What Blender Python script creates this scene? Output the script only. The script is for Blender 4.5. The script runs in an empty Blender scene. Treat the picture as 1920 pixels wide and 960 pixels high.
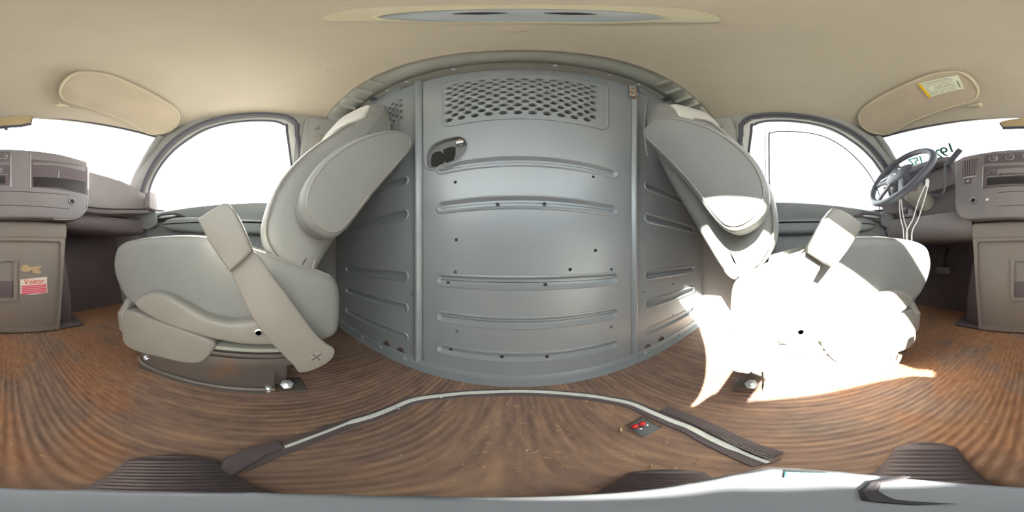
import bpy, bmesh, math, random
from mathutils import Vector, Matrix
from mathutils.geometry import delaunay_2d_cdt
random.seed(7)
sc = bpy.context.scene
COL = sc.collection
H = 0.41            # lens height above the van floor
YAW = 2.5

# ---------------------------------------------------------------- camera, world, sun, exposure
cam_d = bpy.data.cameras.new('camera'); cam_d.type = 'PANO'
for holder in (cam_d, getattr(cam_d, 'cycles', None)):
    try: holder.panorama_type = 'EQUIRECTANGULAR'
    except Exception: pass
cam_d.clip_start = 0.005; cam_d.clip_end = 500
cam = bpy.data.objects.new('camera', cam_d); COL.objects.link(cam)
cam.location = (0, 0, H); cam.rotation_euler = (math.pi/2, 0, math.radians(YAW))
sc.camera = cam

SUN_AZ, SUN_EL = -102.5, 31.6
world = bpy.data.worlds.new('sky'); sc.world = world; world.use_nodes = True
wn = world.node_tree.nodes; wl = world.node_tree.links; wn.clear()
wo = wn.new('ShaderNodeOutputWorld'); wb = wn.new('ShaderNodeBackground')
tc = wn.new('ShaderNodeTexCoord'); sp = wn.new('ShaderNodeSeparateXYZ')
cr = wn.new('ShaderNodeValToRGB')
cr.color_ramp.elements[0].position = 0.0; cr.color_ramp.elements[0].color = (1.0, 0.99, 0.96, 1)
cr.color_ramp.elements[1].position = 1.0; cr.color_ramp.elements[1].color = (0.03, 0.06, 0.11, 1)
e = cr.color_ramp.elements.new(0.728); e.color = (0.90, 0.95, 1.0, 1)
e = cr.color_ramp.elements.new(0.752); e.color = (0.065, 0.10, 0.125, 1)
wl.new(tc.outputs['Generated'], sp.inputs[0]); wl.new(sp.outputs['Z'], cr.inputs[0])
wl.new(cr.outputs[0], wb.inputs[0]); wl.new(wb.outputs[0], wo.inputs[0])
wb.inputs[1].default_value = 3.4
a = math.radians(SUN_AZ); el = math.radians(SUN_EL)
sun_dir = Vector((math.sin(a)*math.cos(el), math.cos(a)*math.cos(el), math.sin(el)))
sd = bpy.data.lights.new('sun', 'SUN'); sd.energy = 26; sd.angle = math.radians(0.53); sd.color = (1, 0.95, 0.86)
so = bpy.data.objects.new('sun', sd); COL.objects.link(so); so.location = sun_dir*20
so.rotation_euler = sun_dir.to_track_quat('Z', 'Y').to_euler()
vs = sc.view_settings
sc.display_settings.display_device = 'sRGB'
vs.view_transform = 'Standard'; vs.look = 'None'; vs.gamma = 1.0; vs.use_curve_mapping = False
vs.exposure = 1.35
sc.cycles.max_bounces = 12; sc.cycles.diffuse_bounces = 8; sc.cycles.transparent_max_bounces = 16
sc.cycles.sample_clamp_indirect = 8

# ---------------------------------------------------------------- helpers
def seen(px, py, ax, v):
    """where the sight line through a photo pixel meets the real plane ax = v (van coordinates, floor z = 0)"""
    az = math.radians((px-960)*.1875-YAW); e_ = math.radians(90-py*.1875)
    D = (math.sin(az)*math.cos(e_), math.cos(az)*math.cos(e_), math.sin(e_)); o = (0, 0, H)
    i = 'xyz'.index(ax); t = (v-o[i])/D[i]
    return tuple(o[k]+t*D[k] for k in range(3))
def yz(px, py, x): p = seen(px, py, 'x', x); return (p[1], p[2])
def xz(px, py, y): p = seen(px, py, 'y', y); return (p[0], p[2])
def xy(px, py, z=0.0): p = seen(px, py, 'z', z); return (p[0], p[1])

def mat(name, col, rough=.6, metal=0., spec=.5, col2=None, scale=8., bump=0., bscale=60., detail=4., stretch=(1, 1, 1), lo=.4, hi=.65, coat=0.):
    m = bpy.data.materials.new(name); m.use_nodes = True; nt = m.node_tree; n = nt.nodes; l = nt.links
    b = n['Principled BSDF']; b.inputs['Base Color'].default_value = (*col, 1); b.inputs['Roughness'].default_value = rough
    b.inputs['Metallic'].default_value = metal; b.inputs['Specular IOR Level'].default_value = spec; b.inputs['Coat Weight'].default_value = coat
    t = n.new('ShaderNodeTexCoord'); mp = n.new('ShaderNodeMapping'); mp.inputs['Scale'].default_value = stretch
    l.new(t.outputs['Object'], mp.inputs[0])
    no = n.new('ShaderNodeTexNoise'); no.inputs['Scale'].default_value = scale; no.inputs['Detail'].default_value = detail
    l.new(mp.outputs[0], no.inputs[0])
    r = n.new('ShaderNodeValToRGB'); r.color_ramp.elements[0].position = lo; r.color_ramp.elements[1].position = hi
    c2 = col2 or tuple(min(1, c*1.10) for c in col)
    r.color_ramp.elements[0].color = (*col, 1); r.color_ramp.elements[1].color = (*c2, 1)
    l.new(no.outputs[0], r.inputs[0]); l.new(r.outputs[0], b.inputs['Base Color'])
    if bump:
        n2 = n.new('ShaderNodeTexNoise'); n2.inputs['Scale'].default_value = bscale; n2.inputs['Detail'].default_value = 3
        bp = n.new('ShaderNodeBump'); bp.inputs['Strength'].default_value = bump; bp.inputs['Distance'].default_value = .002
        l.new(mp.outputs[0], n2.inputs[0]); l.new(n2.outputs[0], bp.inputs['Height']); l.new(bp.outputs[0], b.inputs['Normal'])
    return m

def lin(r, g, b): return tuple(((c/255+.055)/1.055)**2.4 if c > 10 else c/255/12.92 for c in (r, g, b))

M = {}
M['headliner'] = mat('headliner cloth', lin(196, 186, 168), .95, spec=.1, bump=.25, bscale=500, col2=lin(202, 192, 174), scale=3)
M['visor'] = mat('visor vinyl', lin(188, 174, 154), .8, spec=.2, bump=.1, bscale=400)
M['bezel'] = mat('cream plastic', lin(205, 198, 172), .5)
M['partition'] = mat('grey painted steel', lin(158, 167, 174), .36, spec=.5, metal=.15, col2=lin(166, 173, 177), scale=3, bump=.06, bscale=25)
M['steel'] = mat('primer steel', lin(172, 174, 166), .55, spec=.4, scale=4)
M['vinyl'] = mat('grey seat vinyl', lin(142, 144, 142), .45, spec=.4, bump=.35, bscale=220, col2=lin(150, 150, 147), scale=5)
M['vinyl_light'] = mat('light seat cloth', lin(212, 212, 208), .85, spec=.2, bump=.4, bscale=350)
M['cloth'] = mat('speckled seat cloth', lin(120, 120, 112), .95, spec=.1, col2=lin(175, 175, 165), scale=350, bump=.5, bscale=350)
M['trim'] = mat('grey seat plastic', lin(152, 149, 142), .42, spec=.5, bump=.1, bscale=300)
M['pillar'] = mat('grey pillar plastic', lin(150, 151, 149), .6, bump=.1, bscale=300)
M['doorp'] = mat('grey door plastic', lin(128, 132, 134), .55, bump=.2, bscale=250)
M['frame'] = mat('bloom-whitened door frame', lin(222, 224, 224), .3, coat=.5)  # grey frame drawn white, bloom put into the colour
M['dash'] = mat('dark grey dash plastic', lin(134, 128, 132), .55, bump=.2, bscale=300, col2=lin(142, 134, 136), scale=6)
M['dash2'] = mat('darker dash plastic', lin(104, 94, 98), .6, bump=.1, bscale=300)
M['dark'] = mat('black plastic', lin(48, 44, 48), .5)
M['rubber'] = mat('black rubber', lin(108, 99, 102), .55, spec=.35, bump=.3, bscale=120)
M['seal'] = mat('door seal rubber', lin(80, 80, 92), .6)
M['cover'] = mat('engine cover plastic', lin(142, 134, 130), .5, bump=.3, bscale=200, col2=lin(144, 132, 124), scale=7)
M['wheel'] = mat('grey wheel leather', lin(92, 94, 104), .45, bump=.3, bscale=260)
M['ped'] = mat('dark pedestal steel', lin(112, 106, 102), .45, metal=.3, col2=lin(132, 104, 84), scale=9, lo=.55, hi=.75)
M['chrome'] = mat('chrome', (.85, .86, .88), .15, metal=1)
M['bolt'] = mat('zinc bolt', (.75, .77, .78), .3, metal=.8)
M['white'] = mat('white strip', lin(240, 244, 240), .5, spec=.4)
M['cord'] = mat('white cord', lin(235, 232, 232), .6)
M['rust'] = mat('rusty hinge', lin(150, 120, 96), .7, col2=lin(190, 180, 165), scale=60)
M['brown'] = mat('dark opening', lin(100, 78, 78), .8)
M['grom'] = mat('brown grommet', lin(112, 92, 84), .6)
M['grey'] = mat('grey tool plastic', lin(116, 118, 122), .45, col2=lin(124, 126, 129), scale=20)
M['silver'] = mat('silver ring', lin(205, 208, 210), .35, metal=.4)
M['pink'] = mat('pink sticker print', lin(238, 96, 124), .6)
M['paper'] = mat('sticker paper', lin(240, 226, 214), .6)
M['red'] = mat('red lettering', lin(214, 40, 52), .6)
M['scrape'] = mat('scraped paint', lin(196, 168, 130), .8)
M['labelp'] = mat('label paper', lin(226, 228, 206), .6)
M['yellow'] = mat('yellow label strip', lin(232, 190, 40), .6)
M['ink'] = mat('grey label ink', lin(128, 130, 124), .7)
M['green'] = mat('green label', lin(70, 190, 160), .4, col2=lin(200, 230, 220), scale=60)
M['redfoam'] = mat('red foam', lin(225, 50, 50), .5)
M['chip'] = mat('pale wood chips', lin(214, 190, 156), .85, col2=lin(180, 140, 108), scale=30)
M['lens'] = mat('lamp lens', lin(176, 184, 190), .2, spec=.6)
M['mirror'] = mat('mirror glass', lin(250, 235, 205), .04, metal=1)
M['outside'] = mat('pale gravel', lin(205, 200, 190), .9, scale=2)
M['cargo'] = mat('cargo steel', lin(150, 150, 148), .6)
M['hot'] = mat('green marker', lin(84, 150, 130), .8, spec=.05)

def clear(name, tint, gloss=.03, alpha=.93):
    m = bpy.data.materials.new(name); m.use_nodes = True; n = m.node_tree.nodes; l = m.node_tree.links; n.clear()
    o = n.new('ShaderNodeOutputMaterial'); t = n.new('ShaderNodeBsdfTransparent'); g = n.new('ShaderNodeBsdfGlossy')
    f = n.new('ShaderNodeFresnel'); f.inputs[0].default_value = 1.45; x = n.new('ShaderNodeMixShader')
    t.inputs[0].default_value = (*tint, 1); g.inputs['Roughness'].default_value = gloss
    l.new(f.outputs[0], x.inputs[0]); l.new(t.outputs[0], x.inputs[1]); l.new(g.outputs[0], x.inputs[2]); l.new(x.outputs[0], o.inputs[0])
    return m
M['glass'] = clear('window glass', (.97, .98, .97))
M['bag'] = clear('clear bag', (.95, .96, .96), .12)

# floor: ribbed rubber floor, worn to brown
def floor_mat():
    m = bpy.data.materials.new('worn brown ribbed floor'); m.use_nodes = True; nt = m.node_tree; n = nt.nodes; l = nt.links
    b = n['Principled BSDF']; b.inputs['Roughness'].default_value = .55; b.inputs['Specular IOR Level'].default_value = .35
    t = n.new('ShaderNodeTexCoord'); s = n.new('ShaderNodeSeparateXYZ'); l.new(t.outputs['Object'], s.inputs[0])
    def noise(sc_, det, st):
        mp = n.new('ShaderNodeMapping'); mp.inputs['Scale'].default_value = st; l.new(t.outputs['Object'], mp.inputs[0])
        x = n.new('ShaderNodeTexNoise'); x.inputs['Scale'].default_value = sc_; x.inputs['Detail'].default_value = det; l.new(mp.outputs[0], x.inputs[0]); return x.outputs[0]
    def ramp(src, *st):
        r = n.new('ShaderNodeValToRGB'); r.color_ramp.elements[0].position = st[0][0]; r.color_ramp.elements[0].color = (*st[0][1], 1)
        r.color_ramp.elements[1].position = st[-1][0]; r.color_ramp.elements[1].color = (*st[-1][1], 1)
        for p, c in st[1:-1]: k = r.color_ramp.elements.new(p); k.color = (*c, 1)
        l.new(src, r.inputs[0]); return r.outputs[0]
    def mix(f, A, B):
        x = n.new('ShaderNodeMix'); x.data_type = 'RGBA'
        if isinstance(f, float): x.inputs[0].default_value = f
        else: l.new(f, x.inputs[0])
        l.new(A, x.inputs[6]); l.new(B, x.inputs[7]); return x.outputs[2]
    def math_(op, A, B=None, C=None):
        x = n.new('ShaderNodeMath'); x.operation = op
        for i, v in enumerate((A, B, C)):
            if v is None: continue
            if isinstance(v, (int, float)): x.inputs[i].default_value = v
            else: l.new(v, x.inputs[i])
        return x.outputs[0]
    g1, g2, g3 = (0, 0, 0), (.5, .5, .5), (1, 1, 1)
    streak = noise(9, 6, (7, .7, 1)); patch = noise(3.2, 4, (1, 1, 1)); fine = noise(60, 5, (1.6, .5, 1)); patch2 = noise(5.3, 3, (1.2, .8, 1))
    base = ramp(streak, (.30, lin(120, 98, 94)), (.5, lin(154, 126, 112)), (.68, lin(190, 156, 130)))
    dirt = ramp(fine, (.35, lin(130, 108, 98)), (.7, lin(190, 158, 132)))
    c = mix(.35, base, dirt)
    ochre = ramp(fine, (.3, lin(160, 110, 80)), (.7, lin(196, 146, 108)))
    fy = n.new('ShaderNodeMapRange'); fy.inputs[1].default_value = .05; fy.inputs[2].default_value = -.45; fy.inputs[3].default_value = -.12; fy.inputs[4].default_value = .14
    l.new(s.outputs['Y'], fy.inputs[0])
    pf = ramp(math_('ADD', patch, fy.outputs[0]), (.52, g1), (.60, (.8, .8, .8)))
    c = mix(pf, c, ochre)
    greyc = ramp(fine, (.3, lin(118, 104, 98)), (.7, lin(152, 136, 124)))
    gf = ramp(patch2, (.58, g1), (.70, (.65, .65, .65)))
    c = mix(gf, c, greyc)
    # ribs run along the van, 15 mm apart
    wob = math_('MULTIPLY', noise(2, 1, (1, .6, 1)), .004)
    xs = math_('ADD', s.outputs['X'], wob)
    rib = math_('MULTIPLY_ADD', math_('SINE', math_('MULTIPLY', xs, 2*math.pi/.015)), .5, .5)
    wear = ramp(noise(4.1, 3, (1, .5, 1)), (.38, (.0,)*3), (.60, (.9,)*3))
    rb = math_('MULTIPLY', rib, wear)
    darkr = ramp(rb, (.0, (1, 1, 1)), (1., (.60, .56, .56)))
    mm = n.new('ShaderNodeMix'); mm.data_type = 'RGBA'; mm.blend_type = 'MULTIPLY'; mm.inputs[0].default_value = .7
    l.new(c, mm.inputs[6]); l.new(darkr, mm.inputs[7]); l.new(mm.outputs[2], b.inputs['Base Color'])
    bp = n.new('ShaderNodeBump'); bp.inputs['Strength'].default_value = .35; bp.inputs['Distance'].default_value = .003; bp.invert = True
    l.new(math_('ADD', rb, math_('MULTIPLY', fine, .5)), bp.inputs['Height']); l.new(bp.outputs[0], b.inputs['Normal'])
    return m
M['floor'] = floor_mat()

def offs(poly, d):
    n = len(poly); out = []
    A = sum(poly[i][0]*poly[(i+1) % n][1]-poly[(i+1) % n][0]*poly[i][1] for i in range(n))
    sg = 1 if A > 0 else -1
    for i in range(n):
        p0, p1, p2 = Vector(poly[i-1]), Vector(poly[i]), Vector(poly[(i+1) % n])
        e1 = (p1-p0); e2 = (p2-p1)
        e1 = e1.normalized() if e1.length > 1e-9 else e2.normalized(); e2 = e2.normalized() if e2.length > 1e-9 else e1
        n1 = Vector((-e1.y, e1.x))*sg; n2 = Vector((-e2.y, e2.x))*sg
        m = n1+n2; L = m.length
        if L < .3: m = n1
        else: m = m/L; m = m/max(.6, m.dot(n1))
        out.append(tuple(p1+m*d))
    return out
def smooth(poly, k=6, closed=True):
    n = len(poly); out = []
    rng = range(n) if closed else range(n-1)
    for i in rng:
        g = (lambda j: Vector(poly[j % n])) if closed else (lambda j: Vector(poly[max(0, min(n-1, j))]))
        a_, b_, c_, d_ = g(i-1), g(i), g(i+1), g(i+2)
        for s in range(k):
            t = s/k
            out.append(tuple(.5*((2*b_)+(c_-a_)*t+(2*a_-5*b_+4*c_-d_)*t*t+(3*b_-a_-3*c_+d_)*t**3)))
    if not closed: out.append(tuple(poly[-1]))
    return out
def rrect(x0, x1, y0, y1, r, k=5):
    out = []
    for cx, cy, a0 in ((x1-r, y1-r, 0), (x0+r, y1-r, 90), (x0+r, y0+r, 180), (x1-r, y0+r, 270)):
        for i in range(k+1):
            t = math.radians(a0+90*i/k); out.append((cx+r*math.cos(t), cy+r*math.sin(t)))
    return out
def put(axis, p, a_):
    return {'x': (a_, p[0], p[1]), 'y': (p[0], a_, p[1]), 'z': (p[0], p[1], a_)}[axis]
def bridge(bm, A, B, close=True):
    n = len(A)
    for i in range(n if close else n-1):
        j = (i+1) % n
        try: bm.faces.new((A[i], A[j], B[j], B[i]))
        except ValueError: pass
def rprism(bm, poly, axis, a0, a1, r=.004, n=3, warp=None, dome=None):
    if a0 > a1: a0, a1 = a1, a0
    r = min(r, (a1-a0)*.499); rings = []
    for k in range(n+1):
        t = math.pi/2*k/n; rings.append((r*(1-math.sin(t)), a0+r*(1-math.cos(t))))
    for k in range(n, -1, -1):
        t = math.pi/2*k/n; rings.append((r*(1-math.sin(t)), a1-r*(1-math.cos(t))))
    prev = None; first = None
    for ins, av in rings:
        q = offs(poly, ins)
        vs_ = [bm.verts.new(warp(put(axis, p, av)) if warp else put(axis, p, av)) for p in q]
        if prev: bridge(bm, prev, vs_)
        else: first = vs_
        prev = vs_
    if dome is None: bm.faces.new(first); bm.faces.new(prev); return bm
    for ring_, av, sg in ((first, a0, -1), (prev, a1, 1)):
        q = offs(poly, r); cx = sum(p[0] for p in q)/len(q); cy = sum(p[1] for p in q)/len(q); pr_ = ring_
        for f_ in (.8, .55, .3):
            w_ = [(cx+(p[0]-cx)*f_, cy+(p[1]-cy)*f_) for p in q]
            nr = [bm.verts.new(warp(put(axis, p, av+sg*dome*(1-f_*f_))) if warp else put(axis, p, av+sg*dome*(1-f_*f_))) for p in w_]
            bridge(bm, pr_, nr); pr_ = nr
        c_ = bm.verts.new(warp(put(axis, (cx, cy), av+sg*dome)) if warp else put(axis, (cx, cy), av+sg*dome))
        for i in range(len(pr_)): bm.faces.new((pr_[i], pr_[(i+1) % len(pr_)], c_))
    return bm
def box(bm, x0, x1, y0, y1, z0, z1, r=.004, n=2):
    return rprism(bm, rrect(x0, x1, y0, y1, max(r, .0005), 3), 'z', z0, z1, r, n)
def frame_at(d):
    d = d.normalized(); u = Vector((0, 0, 1)) if abs(d.z) < .9 else Vector((1, 0, 0))
    s = d.cross(u).normalized(); return s, s.cross(d).normalized()
def tube(bm, path, r, n=10, closed=False, flat=1.0):
    P = [Vector(p) for p in path]; rings = []; up = None
    for i, p in enumerate(P):
        if closed: d = P[(i+1) % len(P)]-P[i-1]
        else: d = P[min(i+1, len(P)-1)]-P[max(i-1, 0)]
        s, t = frame_at(d)
        if up is not None:
            t = (up-d.normalized()*up.dot(d.normalized())).normalized(); s = d.normalized().cross(t)*1
        up = t
        rr = r[i] if isinstance(r, (list, tuple)) else r
        rings.append([bm.verts.new(p+(s*math.cos(2*math.pi*k/n)+t*flat*math.sin(2*math.pi*k/n))*rr) for k in range(n)])
    for i in range(len(rings)-1): bridge(bm, rings[i], rings[i+1])
    if closed: bridge(bm, rings[-1], rings[0])
    else: bm.faces.new(rings[0]); bm.faces.new(rings[-1])
    return bm
def lathe(bm, prof, c, d, n=20):
    """prof: (distance along d, radius); starts and ends closed"""
    c = Vector(c); d = Vector(d).normalized(); s, t = frame_at(d); rings = []
    for h, r in prof:
        rings.append([bm.verts.new(c+d*h+(s*math.cos(2*math.pi*k/n)+t*math.sin(2*math.pi*k/n))*max(r, 1e-4)) for k in range(n)])
    for i in range(len(rings)-1): bridge(bm, rings[i], rings[i+1])
    bm.faces.new(rings[0]); bm.faces.new(rings[-1]); return bm
def ring(bm, c, d, R, r, n=28, m=8, sx=1.0):
    c = Vector(c); s, t = frame_at(Vector(d)); P = [c+(s*math.cos(2*math.pi*k/n)*sx+t*math.sin(2*math.pi*k/n))*R for k in range(n)]
    return tube(bm, P, r, m, True)
def plate(bm, outer, holes, axis, a0, a1, warp=None):
    """flat sheet with real holes cut through it"""
    vs_ = [Vector(p) for p in outer]; fs = [list(range(len(outer)))]
    for h in holes:
        k = len(vs_); vs_ += [Vector(p) for p in h]; fs.append(list(range(k, k+len(h))))
    V, Ed, F, *_ = delaunay_2d_cdt(vs_, [], fs, 1, 1e-6)
    def inside(p, q):
        c = False; n = len(q); j = n-1
        for i in range(n):
            if (q[i][1] > p[1]) != (q[j][1] > p[1]) and p[0] < (q[j][0]-q[i][0])*(p[1]-q[i][1])/(q[j][1]-q[i][1])+q[i][0]: c = not c
            j = i
        return c
    F = [f for f in F if (lambda c: inside(c, outer) and not any(inside(c, h) for h in holes))((V[f[0]]+V[f[1]]+V[f[2]])/3)]
    w = warp or (lambda p: p)
    lo = [bm.verts.new(w(put(axis, v, a0))) for v in V]; hi = [bm.verts.new(w(put(axis, v, a1))) for v in V]
    cnt = {}
    for f in F:
        if len(set(f)) < 3: continue
        try: bm.faces.new([lo[i] for i in f]); bm.faces.new([hi[i] for i in reversed(f)])
        except ValueError: continue
        for i in range(len(f)):
            e_ = (f[i], f[(i+1) % len(f)]); cnt[e_] = 1
    for (i, j) in list(cnt):
        if (j, i) not in cnt:
            try: bm.faces.new((lo[i], lo[j], hi[j], hi[i]))
            except ValueError: pass
    return bm
def loft(bm, secs, cap=True):
    R = [[bm.verts.new(p) for p in s] for s in secs]
    for i in range(len(R)-1): bridge(bm, R[i], R[i+1])
    if cap: bm.faces.new(R[0]); bm.faces.new(R[-1])
    return bm
def B(): return bmesh.new()

ROOT = {}
def obj(name, bm, m, parent=None, label=None, angle=40, sub=0):
    me = bpy.data.meshes.new(name)
    bmesh.ops.recalc_face_normals(bm, faces=bm.faces)
    off = Vector((0, 0, 0))
    if parent is not None: off = ROOT[parent.name]
    for v in bm.verts: v.co -= off
    bm.to_mesh(me); bm.free()
    for p in me.polygons: p.use_smooth = True
    me.set_sharp_from_angle(angle=math.radians(angle))
    for mm in (m if isinstance(m, (list, tuple)) else [m]): me.materials.append(M[mm] if isinstance(mm, str) else mm)
    o = bpy.data.objects.new(name, me); COL.objects.link(o)
    if parent is not None: o.parent = parent; ROOT[o.name] = off
    if label: o['label'] = label
    if sub:
        s = o.modifiers.new('sub', 'SUBSURF'); s.levels = sub; s.render_levels = sub
    return o
def struct(name, bm, m, parent=None, angle=40):
    o = obj(name, bm, m, parent, angle=angle)
    if parent is None: o['kind'] = 'structure'; ROOT[o.name] = Vector((0, 0, 0))
    return o
def thing(name, label, cat, loc, group=None):
    o = bpy.data.objects.new(name, None); COL.objects.link(o); o.location = loc; o.empty_display_size = .05
    o['label'] = label; o['category'] = cat; ROOT[o.name] = Vector(loc)
    if group: o['group'] = group
    return o
def single(name, bm, m, label, cat, group=None, kind=None, angle=40):
    xs = [v.co.copy() for v in bm.verts]
    c = Vector(((min(v.x for v in xs)+max(v.x for v in xs))/2, (min(v.y for v in xs)+max(v.y for v in xs))/2, min(v.z for v in xs)))
    for v in bm.verts: v.co -= c
    o = obj(name, bm, m, angle=angle); o.location = c; ROOT[o.name] = c
    o['label'] = label; o['category'] = cat
    if group: o['group'] = group
    if kind: o['kind'] = kind
    return o
def text(name, body, size, origin, right, up, m, parent=None, mirror=False, depth=.0004, bold=0.):
    cu = bpy.data.curves.new('lettering', 'FONT'); cu.body = body; cu.size = size; cu.extrude = depth; cu.offset = bold; cu.align_x = 'CENTER'; cu.align_y = 'CENTER'
    t = bpy.data.objects.new('lettering_source', cu); COL.objects.link(t)
    bpy.context.view_layer.update()
    me = bpy.data.meshes.new_from_object(t.evaluated_get(bpy.context.evaluated_depsgraph_get()))
    bpy.data.objects.remove(t)
    bm = B(); bm.from_mesh(me); bpy.data.meshes.remove(me)
    r = Vector(right).normalized(); u = Vector(up).normalized(); nrm = r.cross(u)
    for v in bm.verts:
        x, y, z = v.co; v.co = Vector(origin)+r*(-x if mirror else x)+u*y+nrm*z
    return obj(name, bm, m, parent)

# ---------------------------------------------------------------- van shell
def wx(z): return .90 if z < .70 else .87-(z-.75)*.32
def side_x(z): return .90-(z-.0)*.0 if z < .6 else (.90+(z-.6)/.15*(.87-.90) if z < .75 else .87-(z-.75)*.32)

bm = B(); box(bm, -.98, .98, -1.30, 2.6, -.04, 0, .001, 1); struct('floor', bm, 'floor')
bm = B(); box(bm, -40, 40, -40, 40, -.80, -.74, .01, 1); struct('ground', bm, 'outside')

OPEN = [(.158, .64), (.158, 1.12), (.145, 1.20), (.10, 1.240), (.0, 1.25), (-.157, 1.245), (-.29, 1.222), (-.40, 1.18), (-.51, 1.12), (-.62, 1.04), (-.72, .94), (-.785, .84), (-.80, .76), (-.77, .69), (-.72, .64)]
GLASS = [(.112, .695), (.112, 1.15), (.095, 1.20), (.03, 1.222), (-.14, 1.220), (-.27, 1.198), (-.38, 1.152), (-.49, 1.095), (-.60, 1.015), (-.69, .92), (-.75, .81), (-.735, .755), (-.60, .715), (-.45, .695)]
for s, side in ((-1, 'left'), (1, 'right')):
    wp = lambda p, s=s: (s*(side_x(p[2])+p[0]), p[1], p[2])
    # the body side above the sill, with the door opening cut out
    outer = [(-1.02, .70), (-.88, .92), (-.72, 1.06), (-.56, 1.195), (-.46, 1.25), (-.3, 1.30), (.1, 1.30), (.62, 1.32), (.62, .60), (-.80, .60), (-.95, .66)]
    bm = B(); plate(bm, outer, [OPEN], 'x', .0, .035, wp)
    struct('wall_'+side, bm, 'pillar', angle=30)
    # lower body side, door inner panel area, and cargo side
    bm = B(); rprism(bm, [(-1.30, -.02), (-1.30, .92), (-.98, .92), (-.93, .62), (.43, .62), (.43, 1.4), (2.6, 1.4), (2.6, -.02)], 'x', s*.905, s*.95, .002, 1); w = struct('wall_%s_lower' % side, bm, 'cargo'); 
    # door: thin frame round the glass, whitened for bloom, glass, seal
    d = bpy.data.objects.new('door_%d' % (1 if s < 0 else 2), None); COL.objects.link(d); d.location = (s*.88, 0, 0); d['kind'] = 'structure'; ROOT[d.name] = Vector((s*.88, 0, 0))
    oo = offs(OPEN, -.012)
    bm = B(); plate(bm, smooth(oo, 3), [smooth(GLASS, 4)], 'x', .028, .060, wp); obj('window_frame', bm, 'frame' if s > 0 else 'frame', d, angle=30)
    gg = smooth(GLASS, 4); bm = B(); tube(bm, [wp((.024, p[0], p[1])) for p in gg], .007, 8, True); obj('glass_seal', bm, 'seal', d)
    bm = B(); tube(bm, [wp((-.002, p[0], p[1])) for p in smooth(OPEN, 4)], .011, 8, True); obj('door_seal', bm, 'seal', d)
    # inner door trim panel with stepped shoulder, armrest, recess and handle
    prof = [(.70, .775), (.80, .775), (.865, .765), (.872, .74)]
    bm = B()
    secs = []
    for y in (.158, .15, -.2, -.5, -.74, -.76):
        q = [(.895, .708), (.868, .708), (.852, .697), (.848, .67), (.856, .64), (.862, .62), (.858, .52), (.850, .44), (.852, .18), (.875, .08), (.90, .06)]
        e_ = .012 if y in (.158, -.76) else 0
        secs.append([(s*(x_+e_), y, z_) for x_, z_ in q])
    loft(bm, secs); obj('trim_panel', bm, 'doorp', d)
    bm = B(); rprism(bm, smooth([(.10, .54), (.12, .585), (-.1, .60), (-.34, .625), (-.52, .635), (-.58, .60), (-.5, .56), (-.3, .535), (0, .52)], 4), 'x', s*.80, s*.862, .02, 4); obj('armrest', bm, 'doorp', d)
    bm = B(); rprism(bm, smooth([(-.44, .635), (-.50, .675), (-.62, .68), (-.66, .66), (-.62, .632)], 4), 'x', s*.835, s*.86, .008, 3); h = obj('handle_recess', bm, 'dark' if s < 0 else 'dash2', d)
    bm = B(); rprism(bm, smooth([(-.5, .648), (-.51, .661), (-.60, .664), (-.61, .651)], 3), 'x', s*.822, s*.838, .004, 2); obj('door_handle', bm, 'silver', h)
    bm = B(); rprism(bm, smooth([(-.77, .60), (-.77, .77), (-.745, .78), (-.68, .715), (-.64, .70), (-.64, .61)], 2), 'x', s*.825, s*.852, .008, 3); obj('mirror_switch_panel', bm, 'doorp', d)
    if s > 0:
        gi = [(.03, .70), (.03, 1.10), (.015, 1.135), (-.03, 1.148), (-.20, 1.145), (-.32, 1.105), (-.43, 1.04), (-.54, .955), (-.63, .86), (-.665, .79), (-.665, .72)]
        for dd, rr in ((0, .0045), (-.018, .003)):
            bm = B(); tube(bm, [wp((.026, p[0], p[1])) for p in smooth(offs(gi, dd), 4, False)], rr, 8); obj('window_guide', bm, 'seal' if dd == 0 else 'frame', d)
    # glass
    bm = B(); f = [bm.verts.new(wp((.036, p[0], p[1]))) for p in gg]; g2 = [bm.verts.new(wp((.040, p[0], p[1]))) for p in gg]
    bm.faces.new(f); bm.faces.new(g2); bridge(bm, f, g2); struct('window_%d' % (1 if s < 0 else 2), bm, 'glass')
    # B pillar trim
    bm = B(); rprism(bm, smooth([(.185, .50), (.182, .9), (.18, 1.17), (.20, 1.235), (.27, 1.245), (.36, 1.235), (.375, 1.17), (.37, .9), (.372, .5)], 4), 'x', -.028, .03, .014, 3, wp); o = struct('trim_%d' % (1 if s < 0 else 2), bm, 'pillar')
    bm = B(); rprism(bm, rrect(.235, .285, 1.02, 1.12, .006), 'x', -.034, -.02, .003, 2, wp); obj('anchor_cover', bm, 'trim', o)
    bm = B(); lathe(bm, [(0, .012), (.006, .012), (.008, .008)], wp((-.028, .245, 1.165)), (-s, 0, .2), 16); obj('screw_cap', bm, 'pillar', o)

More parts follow.
